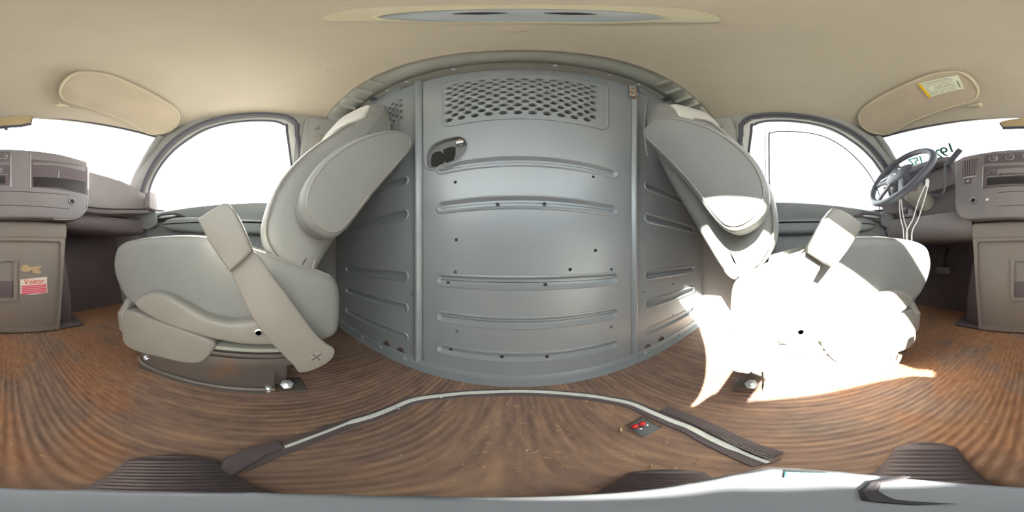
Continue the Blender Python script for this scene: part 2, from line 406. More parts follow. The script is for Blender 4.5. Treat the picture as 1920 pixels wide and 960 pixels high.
# headliner
def hz(x, y):
    t = max(0, (-.3-y)/.42); return 1.36-.19*x*x-.1*t**1.2
def hgrid(bm, y0f, y1f, nx, ny, zf, xe=None, th=.02):
    top = []; bot = []
    for i in range(nx+1):
        u = -1+2*i/nx; rt = []; rb = []
        for j in range(ny+1):
            y = y0f(u)+(y1f(u)-y0f(u))*j/ny
            X = xe(y) if xe else .705
            x = u*X; z = zf(x, y); rb.append(bm.verts.new((x, y, z))); rt.append(bm.verts.new((x, y, z+th)))
        top.append(rt); bot.append(rb)
    for i in range(nx):
        for j in range(ny):
            bm.faces.new((bot[i][j], bot[i+1][j], bot[i+1][j+1], bot[i][j+1])); bm.faces.new((top[i][j], top[i+1][j], top[i+1][j+1], top[i][j+1]))
    for j in range(ny):
        for k in (0, nx): bm.faces.new((bot[k][j], bot[k][j+1], top[k][j+1], top[k][j]))
    for i in range(nx):
        for k in (0, ny): bm.faces.new((bot[i][k], bot[i+1][k], top[i+1][k], top[i][k]))
    return bm
yf = lambda u: -.745+.2*u*u
bm = B(); hgrid(bm, yf, lambda u: .295-.02*u*u, 48, 30, lambda x, y: hz(x, y)-.012*max(0, (y-.25)/.045)**2*0, lambda y: .708+max(0, (-.3-y))*.10)
struct('ceiling', bm, 'headliner')
# rolled lip along the rear edge of the headliner
bm = B(); tube(bm, [(.70*u, .295-.02*u*u, hz(.70*u, .3)+.012) for u in [k/20-1 for k in range(41)]], .014, 10); struct('trim_3', bm, 'headliner')
# steel roof over the load space, roof bow above the bulkhead
rz = lambda x, y: 1.405-.17*x*x
bm = B(); hgrid(bm, lambda u: .27, lambda u: 2.6, 30, 12, rz, lambda y: .80, .02); struct('ceiling_rear', bm, 'steel')
bm = B(); loft(bm, [[(x, .262, rz(x, 0)-.002), (x, .285, rz(x, 0)-.016), (x, .33, rz(x, 0)-.03), (x, .365, rz(x, 0)-.030), (x, .400, rz(x, 0)-.004), (x, .400, rz(x, 0)+.004), (x, .262, rz(x, 0)+.004)] for x in [k/20*.76-.76 for k in range(41)]])
roofbow = struct('trim_4', bm, 'steel', angle=60)
for sx in (-1, 1):
    for (x0, y0, y1, w_) in ((.40, .29, .36, .018), (.47, .29, .37, .02), (.54, .28, .38, .018), (.60, .28, .38, .02)):
        bm = B(); rprism(bm, rrect(sx*x0-w_/2, sx*x0+w_/2, y0, y1, .008), 'z', rz(x0, 0)-.047, rz(x0, 0)-.025, .005, 2); obj('stiffener', bm, 'steel', roofbow)
    for (x0, y0) in ((.62, .385), (.50, .40)):
        bm = B(); rprism(bm, rrect(sx*x0-.012, sx*x0+.016, y0-.012, y0+.01, .004), 'z', rz(x0, 0)-.040, rz(x0, 0)-.03, .001, 1); obj('slot', bm, 'seal', roofbow)
for x0, px_ in ((-.33, 0), (-.17, 0), (.09, 0), (.25, 0), (.36, 0), (-.42, 0)):
    bm = B(); lathe(bm, [(0, .007), (.004, .006), (.006, .003)], (x0, .40, rz(x0, 0)-.030), (0, -.4, -1), 12); obj('bolt', bm, 'bolt', roofbow)
# headliner plugs
for (px_, py_), lab in (((620, 132), 'small round plug in the headliner near the passenger window'), ((1323, 128), 'small round plug in the headliner near the driver window'), ((965, 57), 'flat round plug in the headliner just behind the dome lamp')):
    x_, y_ = xy(px_, py_, 1.345); z_ = hz(x_, y_)
    bm = B(); lathe(bm, [(-.002, .0125), (.002, .0125), (.0035, .010), (.0035, .009), (.0025, .008)], (x_, y_, z_), (-.3*x_, 0, -1), 24); single('headliner_plug', bm, 'headliner', lab, 'plug', 'headliner plugs')
# dome lamp
dl = thing('dome_lamp', 'oval recessed dome lamp set into the beige headliner overhead', 'lamp', (0.005, .08, 1.355))
bm = B(); o1 = smooth([(-.115, .045), (-.09, .09), (-.06, .125), (0, .136), (.06, .125), (.09, .09), (.115, .045), (.06, .03), (0, .028), (-.06, .03)], 4)
o1 = [(p[0]+.005, p[1]) for p in o1]; o2 = smooth([(-.082, .065), (-.065, .115), (0, .128), (.065, .115), (.082, .065), (0, .050)], 6); o2 = [(p[0]+.003, p[1]) for p in o2]
plate(bm, o1, [o2], 'z', 1.352, 1.362); obj('bezel', bm, 'bezel', dl)
bm = B(); tube(bm, [(p[0], p[1], 1.353) for p in o2], .003, 8, True); obj('rim', bm, 'bezel', dl)
bm = B(); rprism(bm, offs(o2, .001), 'z', 1.3555, 1.362, .002, 2); obj('lens', bm, 'lens', dl)
for x_ in (-.022, .022):
    bm = B(); rprism(bm, smooth([(x_-.014+.003, .075), (x_+.003, .083), (x_+.014+.003, .075), (x_+.003, .069)], 4), 'z', 1.3525, 1.357, .001, 1); obj('switch', bm, 'dark', dl)

# windshield
wt = lambda u: Vector((.728*u, -.735+.2*u*u, 1.262-.055*u*u)); wbm = lambda u: Vector((.90*u, -1.28+.30*u*u, .90-.0*u*u))
bm = B(); A_ = [bm.verts.new(wt(k/12-1)) for k in range(25)]; C_ = [bm.verts.new(wbm(k/12-1)) for k in range(25)]
A2 = [bm.verts.new(wt(k/12-1)+Vector((0, -.004, .003))) for k in range(25)]; C2 = [bm.verts.new(wbm(k/12-1)+Vector((0, -.004, .003))) for k in range(25)]
bridge(bm, A_, C_, False); bridge(bm, A2, C2, False); bridge(bm, A_, A2, False); bridge(bm, C_, C2, False); struct('window_3', bm, 'glass')
bm = B(); tube(bm, [wt(k/16-1)+Vector((0, -.002, .002)) for k in range(33)], .008, 8); struct('trim_5', bm, 'seal')
for s in (-1, 1):   # A pillars
    P = [wt(s).lerp(wbm(s), t)+Vector((-s*.012, .012, 0)) for t in (-.02, .15, .35, .55, .75, 1.0)]
    bm = B(); tube(bm, P, [.020, .026, .028, .032, .036, .04], 14); struct('trim_%d' % (6 if s < 0 else 7), bm, 'pillar')
# cowl and bulkhead of the engine bay
bm = B(); rprism(bm, [(-1.34, -.02), (-1.34, .90), (-1.25, .90), (-1.18, .80), (-1.14, .5), (-1.12, .22), (-1.05, .0), (-1.05, -.02)], 'x', -.95, .95, .002, 1); struct('wall_front', bm, 'dash2')
bm = B(); box(bm, -.95, .95, 2.56, 2.62, 0, 1.4, .002, 1); struct('wall_rear', bm, 'cargo')

# ---------------------------------------------------------------- bulkhead partition
PY = .43
pt = thing('cargo_partition', 'grey painted steel partition with perforated top behind the seats', 'partition', (0.03, PY, 0))
BZ = (.69, .556, .339, .224, .106)
def stad(x0, x1, z, h): return rrect(x0, x1, z-h, z+h, h*.98, 5)
def circ(cx, cz, r, n=14): return [(cx+r*math.cos(2*math.pi*k/n), cz+r*math.sin(2*math.pi*k/n)) for k in range(n)]
def beads(bm, lst, y0, depth=.009):
    for (x0, x1, z) in lst:
        R = []
        for ins, dy in ((0, 0), (.002, -.0025), (.005, -.0035), (.008, 0), (.011, depth*.7), (.0135, depth)):
            q = offs(stad(x0, x1, z, .021), ins); R.append([bm.verts.new((p[0], y0+dy, p[1])) for p in q])
        for i in range(5): bridge(bm, R[i], R[i+1])
        bm.faces.new(R[-1])
def side_panel(x0, x1, bx0, bx1, s, extra, smallh):
    zt = lambda x: 1.372-.17*x*x
    outer = [(x0, .012), (x1, .012)]+[(x1+(x0-x1)*k/8, zt(x1+(x0-x1)*k/8)) for k in range(9)]
    lst = [(bx0, bx1, z) for z in BZ]
    holes = [stad(a_, b_, z, .021) for a_, b_, z in lst]+extra+smallh
    bm = B(); plate(bm, outer, holes, 'y', PY, PY+.010); beads(bm, lst, PY)
    return obj('side_panel', bm, 'partition', pt, angle=25)
lh = []
for i in range(7):
    for j in range(3):
        lh.append(circ(-.385-.037*j-(.0185 if i % 2 else 0), 1.06+.027*i, .0115))
sm = [circ(*xz(px_, py_, PY), .004, 8) for px_, py_ in ((773, 552), (773, 650), (697, 585), (723, 590))]
lp = side_panel(-.90, -.318, -.78, -.345, -1, lh, sm)
sm = [circ(*xz(px_, py_, PY), .004, 8) for px_, py_ in ((1206, 548), (1205, 645), (1263, 533), (1290, 545), (1262, 590))]
rp = side_panel(.378, .90, .415, .80, 1, [], sm)
# raised triangular edge on the right panel
bm = B(); tube(bm, [(p[0], PY-.001, p[1]) for p in smooth([(.43, 1.28), (.415, 1.0), (.43, .84)], 6, False)], .003, 6); obj('pressed_edge', bm, 'partition', rp)
bm = B(); tube(bm, [(.43, PY-.001, 1.30), (.50, PY-.001, 1.285), (.58, PY-.001, 1.25)], .003, 6); obj('pressed_edge', bm, 'partition', rp)
# door leaf
D0, D1 = -.283, .347
outer = rrect(D0, D1, .028, 1.342, .02)
lst = [(-.238, .296, z) for z in BZ]
hole = []
for i in range(12):
    for j in range(11):
        hole.append(circ(-.196+.0385*j+(.019 if i % 2 else 0), .925+.0262*i, .0128, 14))
recess = smooth([(-.270, .715), (-.272, .775), (-.245, .812), (-.175, .822), (-.143, .80), (-.14, .745), (-.175, .705), (-.235, .695)], 4)
smalls = [circ(*xz(px_, py_, PY), .0055, 8) for px_, py_ in ((933, 383), (1021, 382), (1111, 333), (1144, 335), (855, 343), (857, 450), (855, 510), (1115, 470), (1068, 505), (1145, 505), (840, 531), (1023, 534), (1144, 612), (858, 620), (845, 655), (941, 669), (1026, 669))]
bm = B(); plate(bm, outer, [stad(a_, b_, z, .021) for a_, b_, z in lst]+hole+[recess]+[q for q in smalls if not any(abs(sum(p[1] for p in q)/8-z) < .024 for z in BZ)], 'y', PY-.006, PY+.004); beads(bm, lst, PY-.006)
door = obj('partition_door', bm, 'partition', pt, angle=25)
for px_, py_ in ((933, 383), (1021, 382), (840, 531), (1023, 534), (845, 655), (941, 669), (1026, 669)):
    x_, z_ = xz(px_, py_, PY); bm = B(); lathe(bm, [(0, .0055), (.002, .005)], (x_, PY+.0012, z_), (0, -1, 0), 10); obj('hole_plug', bm, 'dark', door)
bm = B(); tube(bm, [(p[0], PY-.007, p[1]) for p in rrect(-.215, .255, .885, 1.265, .03)], .0025, 6, True); obj('pressed_edge', bm, 'partition', door)
bm = B(); plate(bm, recess, [smooth([(-.262, .725), (-.260, .772), (-.225, .775), (-.215, .722), (-.238, .712)], 3), smooth([(-.212, .722), (-.22, .778), (-.188, .785), (-.178, .772), (-.182, .73), (-.195, .722)], 3)], 'y', PY+.004, PY+.010); hp = obj('handle_recess', bm, 'grey', door)
bm = B(); lathe(bm, [(0, .013), (.006, .014), (.012, .012), (.015, .006)], (-.162, PY+.004, .792), (0, -1, 0), 20); obj('latch_knob', bm, 'chrome', hp)
bm = B(); tube(bm, [(p[0], PY-.007, p[1]) for p in recess], .003, 6, True); obj('recess_lip', bm, 'partition', hp)
# posts beside the door, sill and head rail
for x0, x1 in ((-.318, -.292), (.352, .378)):
    bm = B(); rprism(bm, smooth([(x0-.004, PY+.008), (x0+.004, PY-.010), ((x0+x1)/2, PY-.016), (x1-.004, PY-.010), (x1+.003, PY+.008)], 4), 'z', .02, 1.372, .001, 1); obj('door_post', bm, 'partition', pt)
bm = B(); rprism(bm, [(PY+.01, .0), (PY+.01, .03), (PY-.004, .03), (PY-.010, .022), (PY-.010, .006), (PY-.035, .004), (PY-.035, .0)], 'x', -.90, .90, .001, 1); obj('sill_rail', bm, 'partition', pt)
bm = B(); loft(bm, [[(x, PY-.008, 1.352-.17*x*x), (x, PY-.008, 1.402-.17*x*x), (x, PY+.012, 1.402-.17*x*x), (x, PY+.012, 1.352-.17*x*x)] for x in [k/16*.40-.78 for k in range(17)]]); obj('head_flange', bm, 'partition', pt)
bm = B(); loft(bm, [[(x, PY-.008, 1.352-.17*x*x), (x, PY-.008, 1.402-.17*x*x), (x, PY+.012, 1.402-.17*x*x), (x, PY+.012, 1.352-.17*x*x)] for x in [k/16*.40+.38 for k in range(17)]]); obj('head_flange', bm, 'partition', pt)
bm = B(); rprism(bm, rrect(.335, .362, 1.20, 1.325, .003), 'y', PY-.022, PY-.013, .001, 1); hg = obj('hinge', bm, 'rust', pt)
for k in range(5):
    bm = B(); lathe(bm, [(0, .0045), (.003, .003)], (.345+.007*(k % 2), PY-.022, 1.215+.024*k), (0, -1, 0), 10); obj('screw', bm, 'bolt', hg)
for px_, py_ in ((725, 647), (752, 659), (1214, 653), (1240, 638)):
    x_, z_ = xz(px_, py_, PY); bm = B(); lathe(bm, [(-.002, .017), (.003, .0165), (.005, .012), (.002, .009), (-.001, .008)], (x_, PY, z_+.004), (0, -1, 0), 24); g_ = obj('grommet', bm, 'grom', pt)
    bm = B(); lathe(bm, [(0, .008), (.0022, .007)], (x_, PY-.0008, z_+.004), (0, -1, 0), 16); obj('plug', bm, 'dark', g_)
for px_, py_ in ((680, 632), (714, 655), (760, 678), (1210, 667), (1276, 628)):
    x_, z_ = xz(px_, py_, PY-.01); bm = B(); lathe(bm, [(0, .008), (.002, .008), (.0022, .005), (.006, .0045)], (x_, PY-.010, max(.012, z_)), (0, -1, 0), 12); obj('bolt', bm, 'bolt', pt)
# ---------------------------------------------------------------- seats
def seat(s):
    who = 'driver' if s > 0 else 'passenger'
    side = 'grey vinyl driver seat, brightly sunlit, armrest folded up beside its back, behind the steering wheel' if s > 0 else 'grey vinyl passenger seat in shade with its broad belt buckle sleeve in front'
    t = thing('van_seat', side, 'seat', (s*.62, -.13, 0), 'front seats')
    X = lambda v: s*v
    # backrest
    bp_ = [(.085, .345), (.03, .39), (-.006, .455), (-.006, .53), (.018, .62), (.066, .715), (.135, .84), (.192, .965), (.222, 1.06), (.258, 1.145), (.303, 1.185), (.355, 1.17), (.392, 1.10), (.398, .97), (.365, .80), (.322, .68), (.262, .565), (.195, .455), (.13, .36)]
    if s < 0: bp_ = [(min(y+.13*min(.4, max(0, z-.45)), .412), z) for y, z in bp_]
    def wp(p):
        x, y, z = p; tt = max(0, min(1, (z-.95)/.16)); tt = tt*tt
        c = .63; ax_ = abs(x); t3 = max(0, min(1, (z-.86)/.13)); t3 = t3*t3*(3-2*t3)
        edge = max(0, 1-min(ax_-.385, .872-ax_)/.17); y2 = y+t3*(.085 if s > 0 else .045)*edge*max(0, min(1, (.40-y)/.12))
        return (s*(c+(ax_-c)*(1-.10*tt)), min(y2, .415), z)
    bm = B(); rprism(bm, smooth(bp_, 5), 'x', .388, .87, .045, 6, wp); bk = obj('backrest', bm, 'vinyl', t, angle=70)
    # piping following the near side edge of the back, and stitched seam
    q = smooth(offs(bp_, .012), 5); n = len(q)
    bm = B(); tube(bm, [wp((.395, p[0], p[1])) for p in q if p[1] < .92 and p[0] < .12+(p[1]-.35)*.36], .0035, 6); obj('piping', bm, 'trim', bk)
    # pale cloth face of the head section
    def face(p, lift=.004):
        return p
    fr = [(.150, .868), (.192, .965), (.222, 1.06), (.258, 1.145), (.280, 1.170)]
    if s < 0: fr = [(min(y+.13*min(.4, z-.45), .412), z) for y, z in fr]
    secs = []
    frs = smooth(fr, 5, False)
    for x in [.412+(.846-.412)*k/18 for k in range(19)]:
        e_ = min(x-.412, .846-x); ins = max(0, 1-e_/.11); row = []
        for k, (y, z) in enumerate(frs):
            u = k/(len(frs)-1); u2 = .5+(u-.5)*(1-.62*ins**2.4); kk = u2*(len(frs)-1); k0 = int(kk); k1 = min(k0+1, len(frs)-1); f_ = kk-k0
            yy = frs[k0][0]*(1-f_)+frs[k1][0]*f_; zz = frs[k0][1]*(1-f_)+frs[k1][1]*f_
            lift = .008-.0055*ins**6
            row.append((yy-lift*.85-.001, zz+lift*.5))
        secs.append([wp((x, a_, b_)) for a_, b_ in row])
    bm = B(); R = [[bm.verts.new(p) for p in r_] for r_ in secs]
    for i in range(len(R)-1): bridge(bm, R[i], R[i+1], False)
    R2 = [[bm.verts.new((v.co.x, v.co.y+.020, v.co.z-.012)) for v in r_] for r_ in R]
    for i in range(len(R)-1): bridge(bm, R2[i], R2[i+1], False)
    bridge(bm, R[0], R2[0], False); bridge(bm, R[-1], R2[-1], False)
    for k in (0, -1):
        bridge(bm, [r_[k] for r_ in R], [r_[k] for r_ in R2], False)
    obj('headrest_pad', bm, 'vinyl_light', bk, 'pale grey cloth headrest face', angle=60)
    # armrest folded up
    ar = [(.330, .808), (.336, .845), (.320, .873), (.285, .888), (.243, .872), (.200, .835), (.125, .755), (.055, .658), (.018, .580), (.012, .522), (.037, .478), (.083, .458), (.125, .485), (.190, .580), (.270, .705)]
    if s < 0: ar = [(y+.06+.07*(z-.47), z-.01) for y, z in ar]
    if s < 0: ar = [(min(y, .408), z) for y, z in ar]
    bm = B(); rprism(bm, smooth(ar, 5), 'x', X(.314), X(.390), .020, 6, dome=.004); am = obj('armrest', bm, 'vinyl', t, angle=70)
    bm = B(); tube(bm, [(X(.3150), p[0], p[1]) for p in smooth(offs(ar, .012), 5)], .0022, 6, True); obj('seam', bm, 'trim', am)
    # cushion
    cp = [(-.515, .415), (-.485, .452), (-.40, .468), (-.25, .470), (-.12, .458), (-.02, .428), (.08, .398), (.155, .370), (.190, .345), (.202, .305), (.202, .235), (.192, .188), (.160, .170), (.10, .168), (-.10, .180), (-.30, .215), (-.43, .245), (-.495, .305), (-.522, .365)]
    if s > 0: cp = [(y-.045-.045*max(0, min(1, (y+.1)/.3)), z) for y, z in cp]
    CS = -.045 if s > 0 else 0
    def wc(p):
        x, y, z = p; ax_ = abs(x); tt = max(0, min(1, (-y-.28)/.24)); 
        c = .62; f_ = 1-.05*tt*tt
        dz = .0 if z < .4 else -.018*math.cos(max(-1, min(1, (ax_-c)/.18))*math.pi/2)**2
        return (s*(c+(ax_-c)*f_), y-.02*tt*math.cos(max(-1, min(1, (ax_-c)/.24))*math.pi/2), z+dz)
    bm = B(); rprism(bm, smooth(cp, 5), 'x', .378, .860, .032, 6, wc, dome=.004)
    for f in bm.faces:
        pass
    cu = obj('cushion', bm, 'vinyl', t, angle=70)
    # cloth centre of the cushion top
    bm = B(); rows = []
    ys = [(-.525, .40), (-.50, .436), (-.44, .458), (-.30, .466), (-.15, .458), (-.02, .424), (.06, .402)]
    ysm = smooth(ys, 4, False)
    for x in [.44+(.80-.44)*k/12 for k in range(13)]:
        rows.append([wc((x, y+CS-(.006 if z < .43 and y < -.4 else 0), z+.010)) for y, z in ysm])
    R = [[bm.verts.new(p) for p in r_] for r_ in rows]; R2 = [[bm.verts.new((v.co.x, v.co.y+.004, v.co.z-.022)) for v in r_] for r_ in R]
    for i in range(len(R)-1): bridge(bm, R[i], R[i+1], False); bridge(bm, R2[i], R2[i+1], False)
    bridge(bm, R[0], R2[0], False); bridge(bm, R[-1], R2[-1], False)
    for k in (0, -1): bridge(bm, [r_[k] for r_ in R], [r_[k] for r_ in R2], False)
    obj('cushion_cloth', bm, 'cloth', cu, 'speckled grey cloth insert', angle=60)
    bm = B(); tube(bm, [wc((.392, y+CS*(1.6 if y > 0 else 1), z+.0)) for y, z in smooth([(-.47, .446), (-.40, .462), (-.25, .464), (-.12, .452), (-.02, .422), (.08, .392), (.17, .358)], 4, False)], .003, 6); obj('piping', bm, 'trim', cu)
    # moulded side cover shaped like a long handle
    pts = [(262, 557), (287, 547), (312, 551), (346, 567), (387, 590), (433, 601), (478, 598), (520, 602), (524, 640), (480, 645), (433, 640), (358, 622), (290, 596), (258, 573)]
    sc_ = [(lambda q: (q[0]+CS, q[1]))(yz(a_, b_, -.355)) for a_, b_ in pts]
    bm = B(); rprism(bm, smooth(sc_, 4), 'x', X(.342), X(.40), .014, 5); cv = obj('side_cover', bm, 'trim', t, angle=70)
    y_, z_ = yz(485, 625, -.34); y_ += CS; bm = B(); lathe(bm, [(0, .010), (.004, .010), (.005, .007), (.003, .006)], (X(.345), y_, z_), (-s, 0, 0), 18); sw = obj('screw', bm, 'bolt', cv)
    # lower skirt
    pts = [(238, 580), (232, 612), (234, 640), (252, 655), (300, 668), (350, 679), (380, 677), (398, 660), (404, 640), (360, 620), (300, 600)]
    sk = [yz(a_, b_, -.372) for a_, b_ in pts]
    bm = B(); rprism(bm, smooth(sk, 4), 'x', X(.362), X(.41), .010, 4); obj('skirt_panel', bm, 'trim', t, angle=70)
    bm = B(); rprism(bm, smooth([(X(.40), .08), (X(.40), .25), (X(.83), .25), (X(.83), .08), (X(.62), .07)], 3), 'y', -.455, -.42, .012, 3); obj('front_skirt', bm, 'trim', t)
    # sliding rail
    for k, z0 in enumerate((.165, .148)):
        bm = B(); rprism(bm, rrect(-.30, .12, z0-.006, z0+.006, .003), 'x', X(.372-.004*k), X(.42), .002, 2); obj('slide_rail', bm, 'ped' if k else 'steel', t)
    # pedestal: pressed steel box with flange and a cut-out that shows a floor bolt
    pd = [(-.345, .0), (-.352, .07), (-.335, .13), (.075, .138), (.078, .112), (.045, .105), (.028, .085), (.026, .0)]
    bm = B(); rprism(bm, pd, 'x', X(.372), X(.388), .003, 2); p1 = obj('pedestal', bm, 'ped', t)
    bm = B(); rprism(bm, rrect(-.33, .06, .0, .135, .01), 'x', X(.40), X(.82), .006, 2); obj('pedestal_core', bm, 'ped', p1)
    bm = B(); tube(bm, [(X(.370), y, z) for y, z in smooth([(-.355, .055), (-.33, .022), (-.22, .016), (0, .016), (.026, .016)], 5, False)], .009, 10); obj('flange', bm, 'ped', p1)
    bm = B(); rprism(bm, rrect(-.35, .10, 0.0, .008, .003), 'x', X(.362), X(.43), .002, 2); obj('base_flange', bm, 'ped', p1)
    for (y, z, r_) in ((-.325, .055, .008), (.055, .03, .010), (.012, .014, .008)):
        bm = B(); lathe(bm, [(0, r_*1.6), (.003, r_*1.6), (.004, r_), (.012, r_), (.014, r_*.6)], (X(.375), y, z), (-s*.6, 0, .8), 6 if z > .02 else 12); obj('bolt', bm, 'bolt', p1)
    # belt buckle on its stiff sleeve
    if s < 0:
        hd = [yz(a_, b_, -.315) for a_, b_ in ((374, 413), (390, 402), (421, 384), (431, 384), (446, 403), (460, 432), (475, 470), (455, 490), (433, 509), (415, 485), (395, 455))]
        sl = [yz(a_, b_, -.325) for a_, b_ in ((433, 500), (475, 470), (510, 515), (546, 563), (600, 634), (624, 651), (625, 662), (618, 674), (595, 688), (562, 697), (550, 684), (529, 663), (492, 622), (467, 584), (445, 535))]
    else:
        hd = [yz(a_, b_, .315) for a_, b_ in ((1558, 392), (1572, 395), (1592, 406), (1611, 420), (1609, 433), (1585, 470), (1562, 500), (1540, 492), (1512, 474), (1514, 462), (1530, 435), (1545, 408))]
        sl = [yz(1947-a_, b_, .325) for a_, b_ in ((425, 492), (452, 470), (510, 515), (546, 563), (600, 634), (624, 651), (625, 662), (618, 674), (595, 688), (562, 697), (550, 684), (529, 663), (492, 622), (467, 584), (445, 535))]
        sl = [(y-.02, z) for y, z in sl]
    bk_x = .300
    bm = B(); rprism(bm, smooth(sl, 3), 'x', X(.318), X(.332), .005, 3); slv = obj('buckle_sleeve', bm, 'trim', t, angle=60)
    bm = B(); rprism(bm, hd, 'x', X(.300), X(.340), .006, 3); obj('belt_buckle', bm, 'trim', slv, angle=50)
    yc, zc = (yz(592, 668, -.32) if s < 0 else yz(1947-592, 668, .32)); bm = B(); lathe(bm, [(0, .018), (.002, .017), (.003, .012)], (X(.319), yc-(.02 if s > 0 else 0), zc), (-s, 0, 0), 20); an = obj('anchor_cap', bm, 'trim', slv)
    for r_ in (0, 90):
        c_, s_ = math.cos(math.radians(r_+35)), math.sin(math.radians(r_+35)); yy = yc-(.02 if s > 0 else 0)
        bm = B(); tube(bm, [(X(.3155), yy-c_*.013, zc-s_*.013), (X(.3155), yy+c_*.013, zc+s_*.013)], .0012, 6); obj('cap_slot', bm, 'seal', an)
    return t
seat(-1); seat(1)
# small fabric tag on the driver backrest is part of the seat, kept with it

# ---------------------------------------------------------------- dashboard
FY = -.745
db = thing('dashboard', 'dark grey van dashboard with centre stack under the windshield', 'dashboard', (0, -.95, .55))
def dash_sec(x, yfront, ztop, zbot, yb=-1.22):
    r = .025; pts = []
    yf_ = yfront
    pts += [(yb, zbot), (yf_-.06, zbot), (yf_-.015, zbot+.006), (yf_, zbot+.03), (yf_-.005, zbot+.12 if ztop-zbot > .18 else (zbot+ztop)/2), (yf_-.02, ztop-.045), (yf_-.035, ztop-.015), (yf_-.065, ztop), (yb, ztop-.01)]
    return [(x, a_, b_) for a_, b_ in pts]
# passenger wing
st = [(-.40, -.785, .972, .655), (-.50, -.79, .970, .66), (-.60, -.78, .962, .67), (-.68, -.755, .935, .68), (-.75, -.715, .895, .685), (-.80, -.67, .845, .69), (-.832, -.635, .79, .70)]
bm = B(); loft(bm, [dash_sec(*q) for q in st]); obj('passenger_fascia', bm, 'dash', db, angle=50)
bm = B(); tube(bm, [(x, y+.004, z+.03) for x, y, t_, z in st], .004, 6); obj('glovebox_line', bm, 'dark', db)
bm = B(); rprism(bm, smooth([(-.640, .715), (-.645, .80), (-.655, .825), (-.69, .80), (-.69, .72), (-.67, .705)], 4), 'x', -.842, -.80, .006, 3); v_ = obj('side_vent', bm, 'dash2', db)
for k in range(5):
    bm = B(); rprism(bm, rrect(-.68, -.65, .725+k*.017, .729+k*.017, .001), 'x', -.80, -.796, .0005, 1); obj('vent_slat', bm, 'silver', v_)
bm = B(); rprism(bm, rrect(-.835, -.75, .705, .83, .02), 'y', -.668, -.63, .008, 3); obj('side_vent_housing', bm, 'dash', db)
# driver wing with lower knee panel
st = [(.40, -.80, 1.0, .60), (.47, -.815, 1.02, .60), (.56, -.82, 1.02, .61), (.66, -.82, 1.005, .62), (.74, -.77, .93, .66), (.80, -.70, .86, .69), (.832, -.64, .79, .70)]
bm = B(); loft(bm, [dash_sec(*q) for q in st]); obj('driver_fascia', bm, 'dash', db, angle=50)
bm = B(); loft(bm, [[(x, -1.1, .50), (x, y-.04, .50), (x, y-.01, .52), (x, y+.02, .58), (x, y+.005, .655), (x, y-.03, .665), (x, -1.1, .66)] for x, y in ((.30, -.80), (.36, -.79), (.5, -.785), (.65, -.775), (.76, -.74), (.84, -.70))]); obj('knee_panel', bm, 'dash', db, angle=50)
bm = B(); loft(bm, [[(x, -1.1, .56), (x, y-.03, .56), (x, y-.01, .58), (x, y, .62), (x, y-.01, .66), (x, -1.1, .67)] for x, y in ((-.30, -.83), (-.45, -.84), (-.6, -.83), (-.75, -.79), (-.84, -.75))]); obj('lower_panel', bm, 'dash2', db, angle=50)
# instrument hood and dial recess
bm = B(); hp_ = smooth([(.40, .83), (.40, .99), (.43, 1.035), (.52, 1.045), (.62, 1.04), (.70, 1.02), (.735, .97), (.73, .83)], 4)
hi_ = smooth([(.425, .84), (.425, .975), (.45, 1.008), (.53, 1.018), (.62, 1.012), (.68, .99), (.705, .955), (.70, .84)], 4)
plate(bm, hp_, [hi_], 'y', -.99, -.785); hd_ = obj('instrument_hood', bm, 'dash', db, angle=40)
bm = B(); rprism(bm, offs(hi_, -.004), 'y', -.90, -.86, .004, 2); obj('instrument_panel', bm, 'dash2', hd_)
for x_, z_, r_ in ((.50, .93, .035), (.60, .93, .045), (.675, .93, .022)):
    bm = B(); ring(bm, (x_, -.857, z_), (0, 1, 0), r_, .002, 28, 6); obj('gauge_ring', bm, 'silver', hd_)
# centre stack
cs = [(-.405, .965), (-.405, .70), (-.395, .65), (-.36, .61), (-.30, .592), (0, .588), (.30, .592), (.345, .605), (.372, .64), (.38, .70), (.38, .96), (.33, .982), (.15, .988), (-.05, .985), (-.25, .98)]
cs2 = []
for i, p in enumerate(cs): cs2.append(p)
bm = B(); rprism(bm, cs2, 'y', FY-.25, FY, .012, 3); st_ = obj('centre_stack', bm, 'dash', db, angle=50)
bm = B(); tube(bm, [(p[0], FY-.004, p[1]) for p in smooth([(-.404, .955), (-.404, .70), (-.390, .65), (-.355, .612), (-.30, .594), (-.22, .590)], 4, False)], .002, 6); obj('stack_edge', bm, 'silver', st_)
def fpanel(name, pxs, depth, m, parent=st_, r=.002, y=FY):
    bm = B(); q = [xz(a_, b_, y) for a_, b_ in pxs]; rprism(bm, q, 'y', y-.01, y+depth, r, 2); return obj(name, bm, m, parent)
# vertical vent, driver side of the stack
vt = fpanel('air_vent', ((1806, 302), (1833, 297), (1830, 329), (1804, 333)), .002, 'dash2')
x0, z0 = xz(1806, 318, FY); x1, _ = xz(1832, 318, FY); zt, zb = xz(1819, 301, FY)[1], xz(1819, 330, FY)[1]
for k in range(6):
    xx = x0+(x1-x0)*(k+.5)/6; bm = B(); rprism(bm, rrect(xx-.0022, xx+.0022, zb, zt, .001), 'y', FY, FY+.006, .001, 1); obj('vent_slat', bm, 'dash', vt)
bm = B(); rprism(bm, rrect(min(x0, x1), max(x0, x1), zb-.010, zb-.004, .002), 'y', FY, FY+.006, .001, 1); obj('vent_wheel', bm, 'silver', vt)
hb = fpanel('hazard_button', ((1809, 336), (1822, 334), (1821, 344), (1808, 346)), .003, 'dash2')
x_, z_ = xz(1814, 340, FY); bm = B(); rprism(bm, [(x_-.008, z_-.003), (x_+.008, z_-.003), (x_-.006, z_+.006)], 'y', FY, FY+.0042, .0005, 1); obj('hazard_mark', bm, 'white', hb)
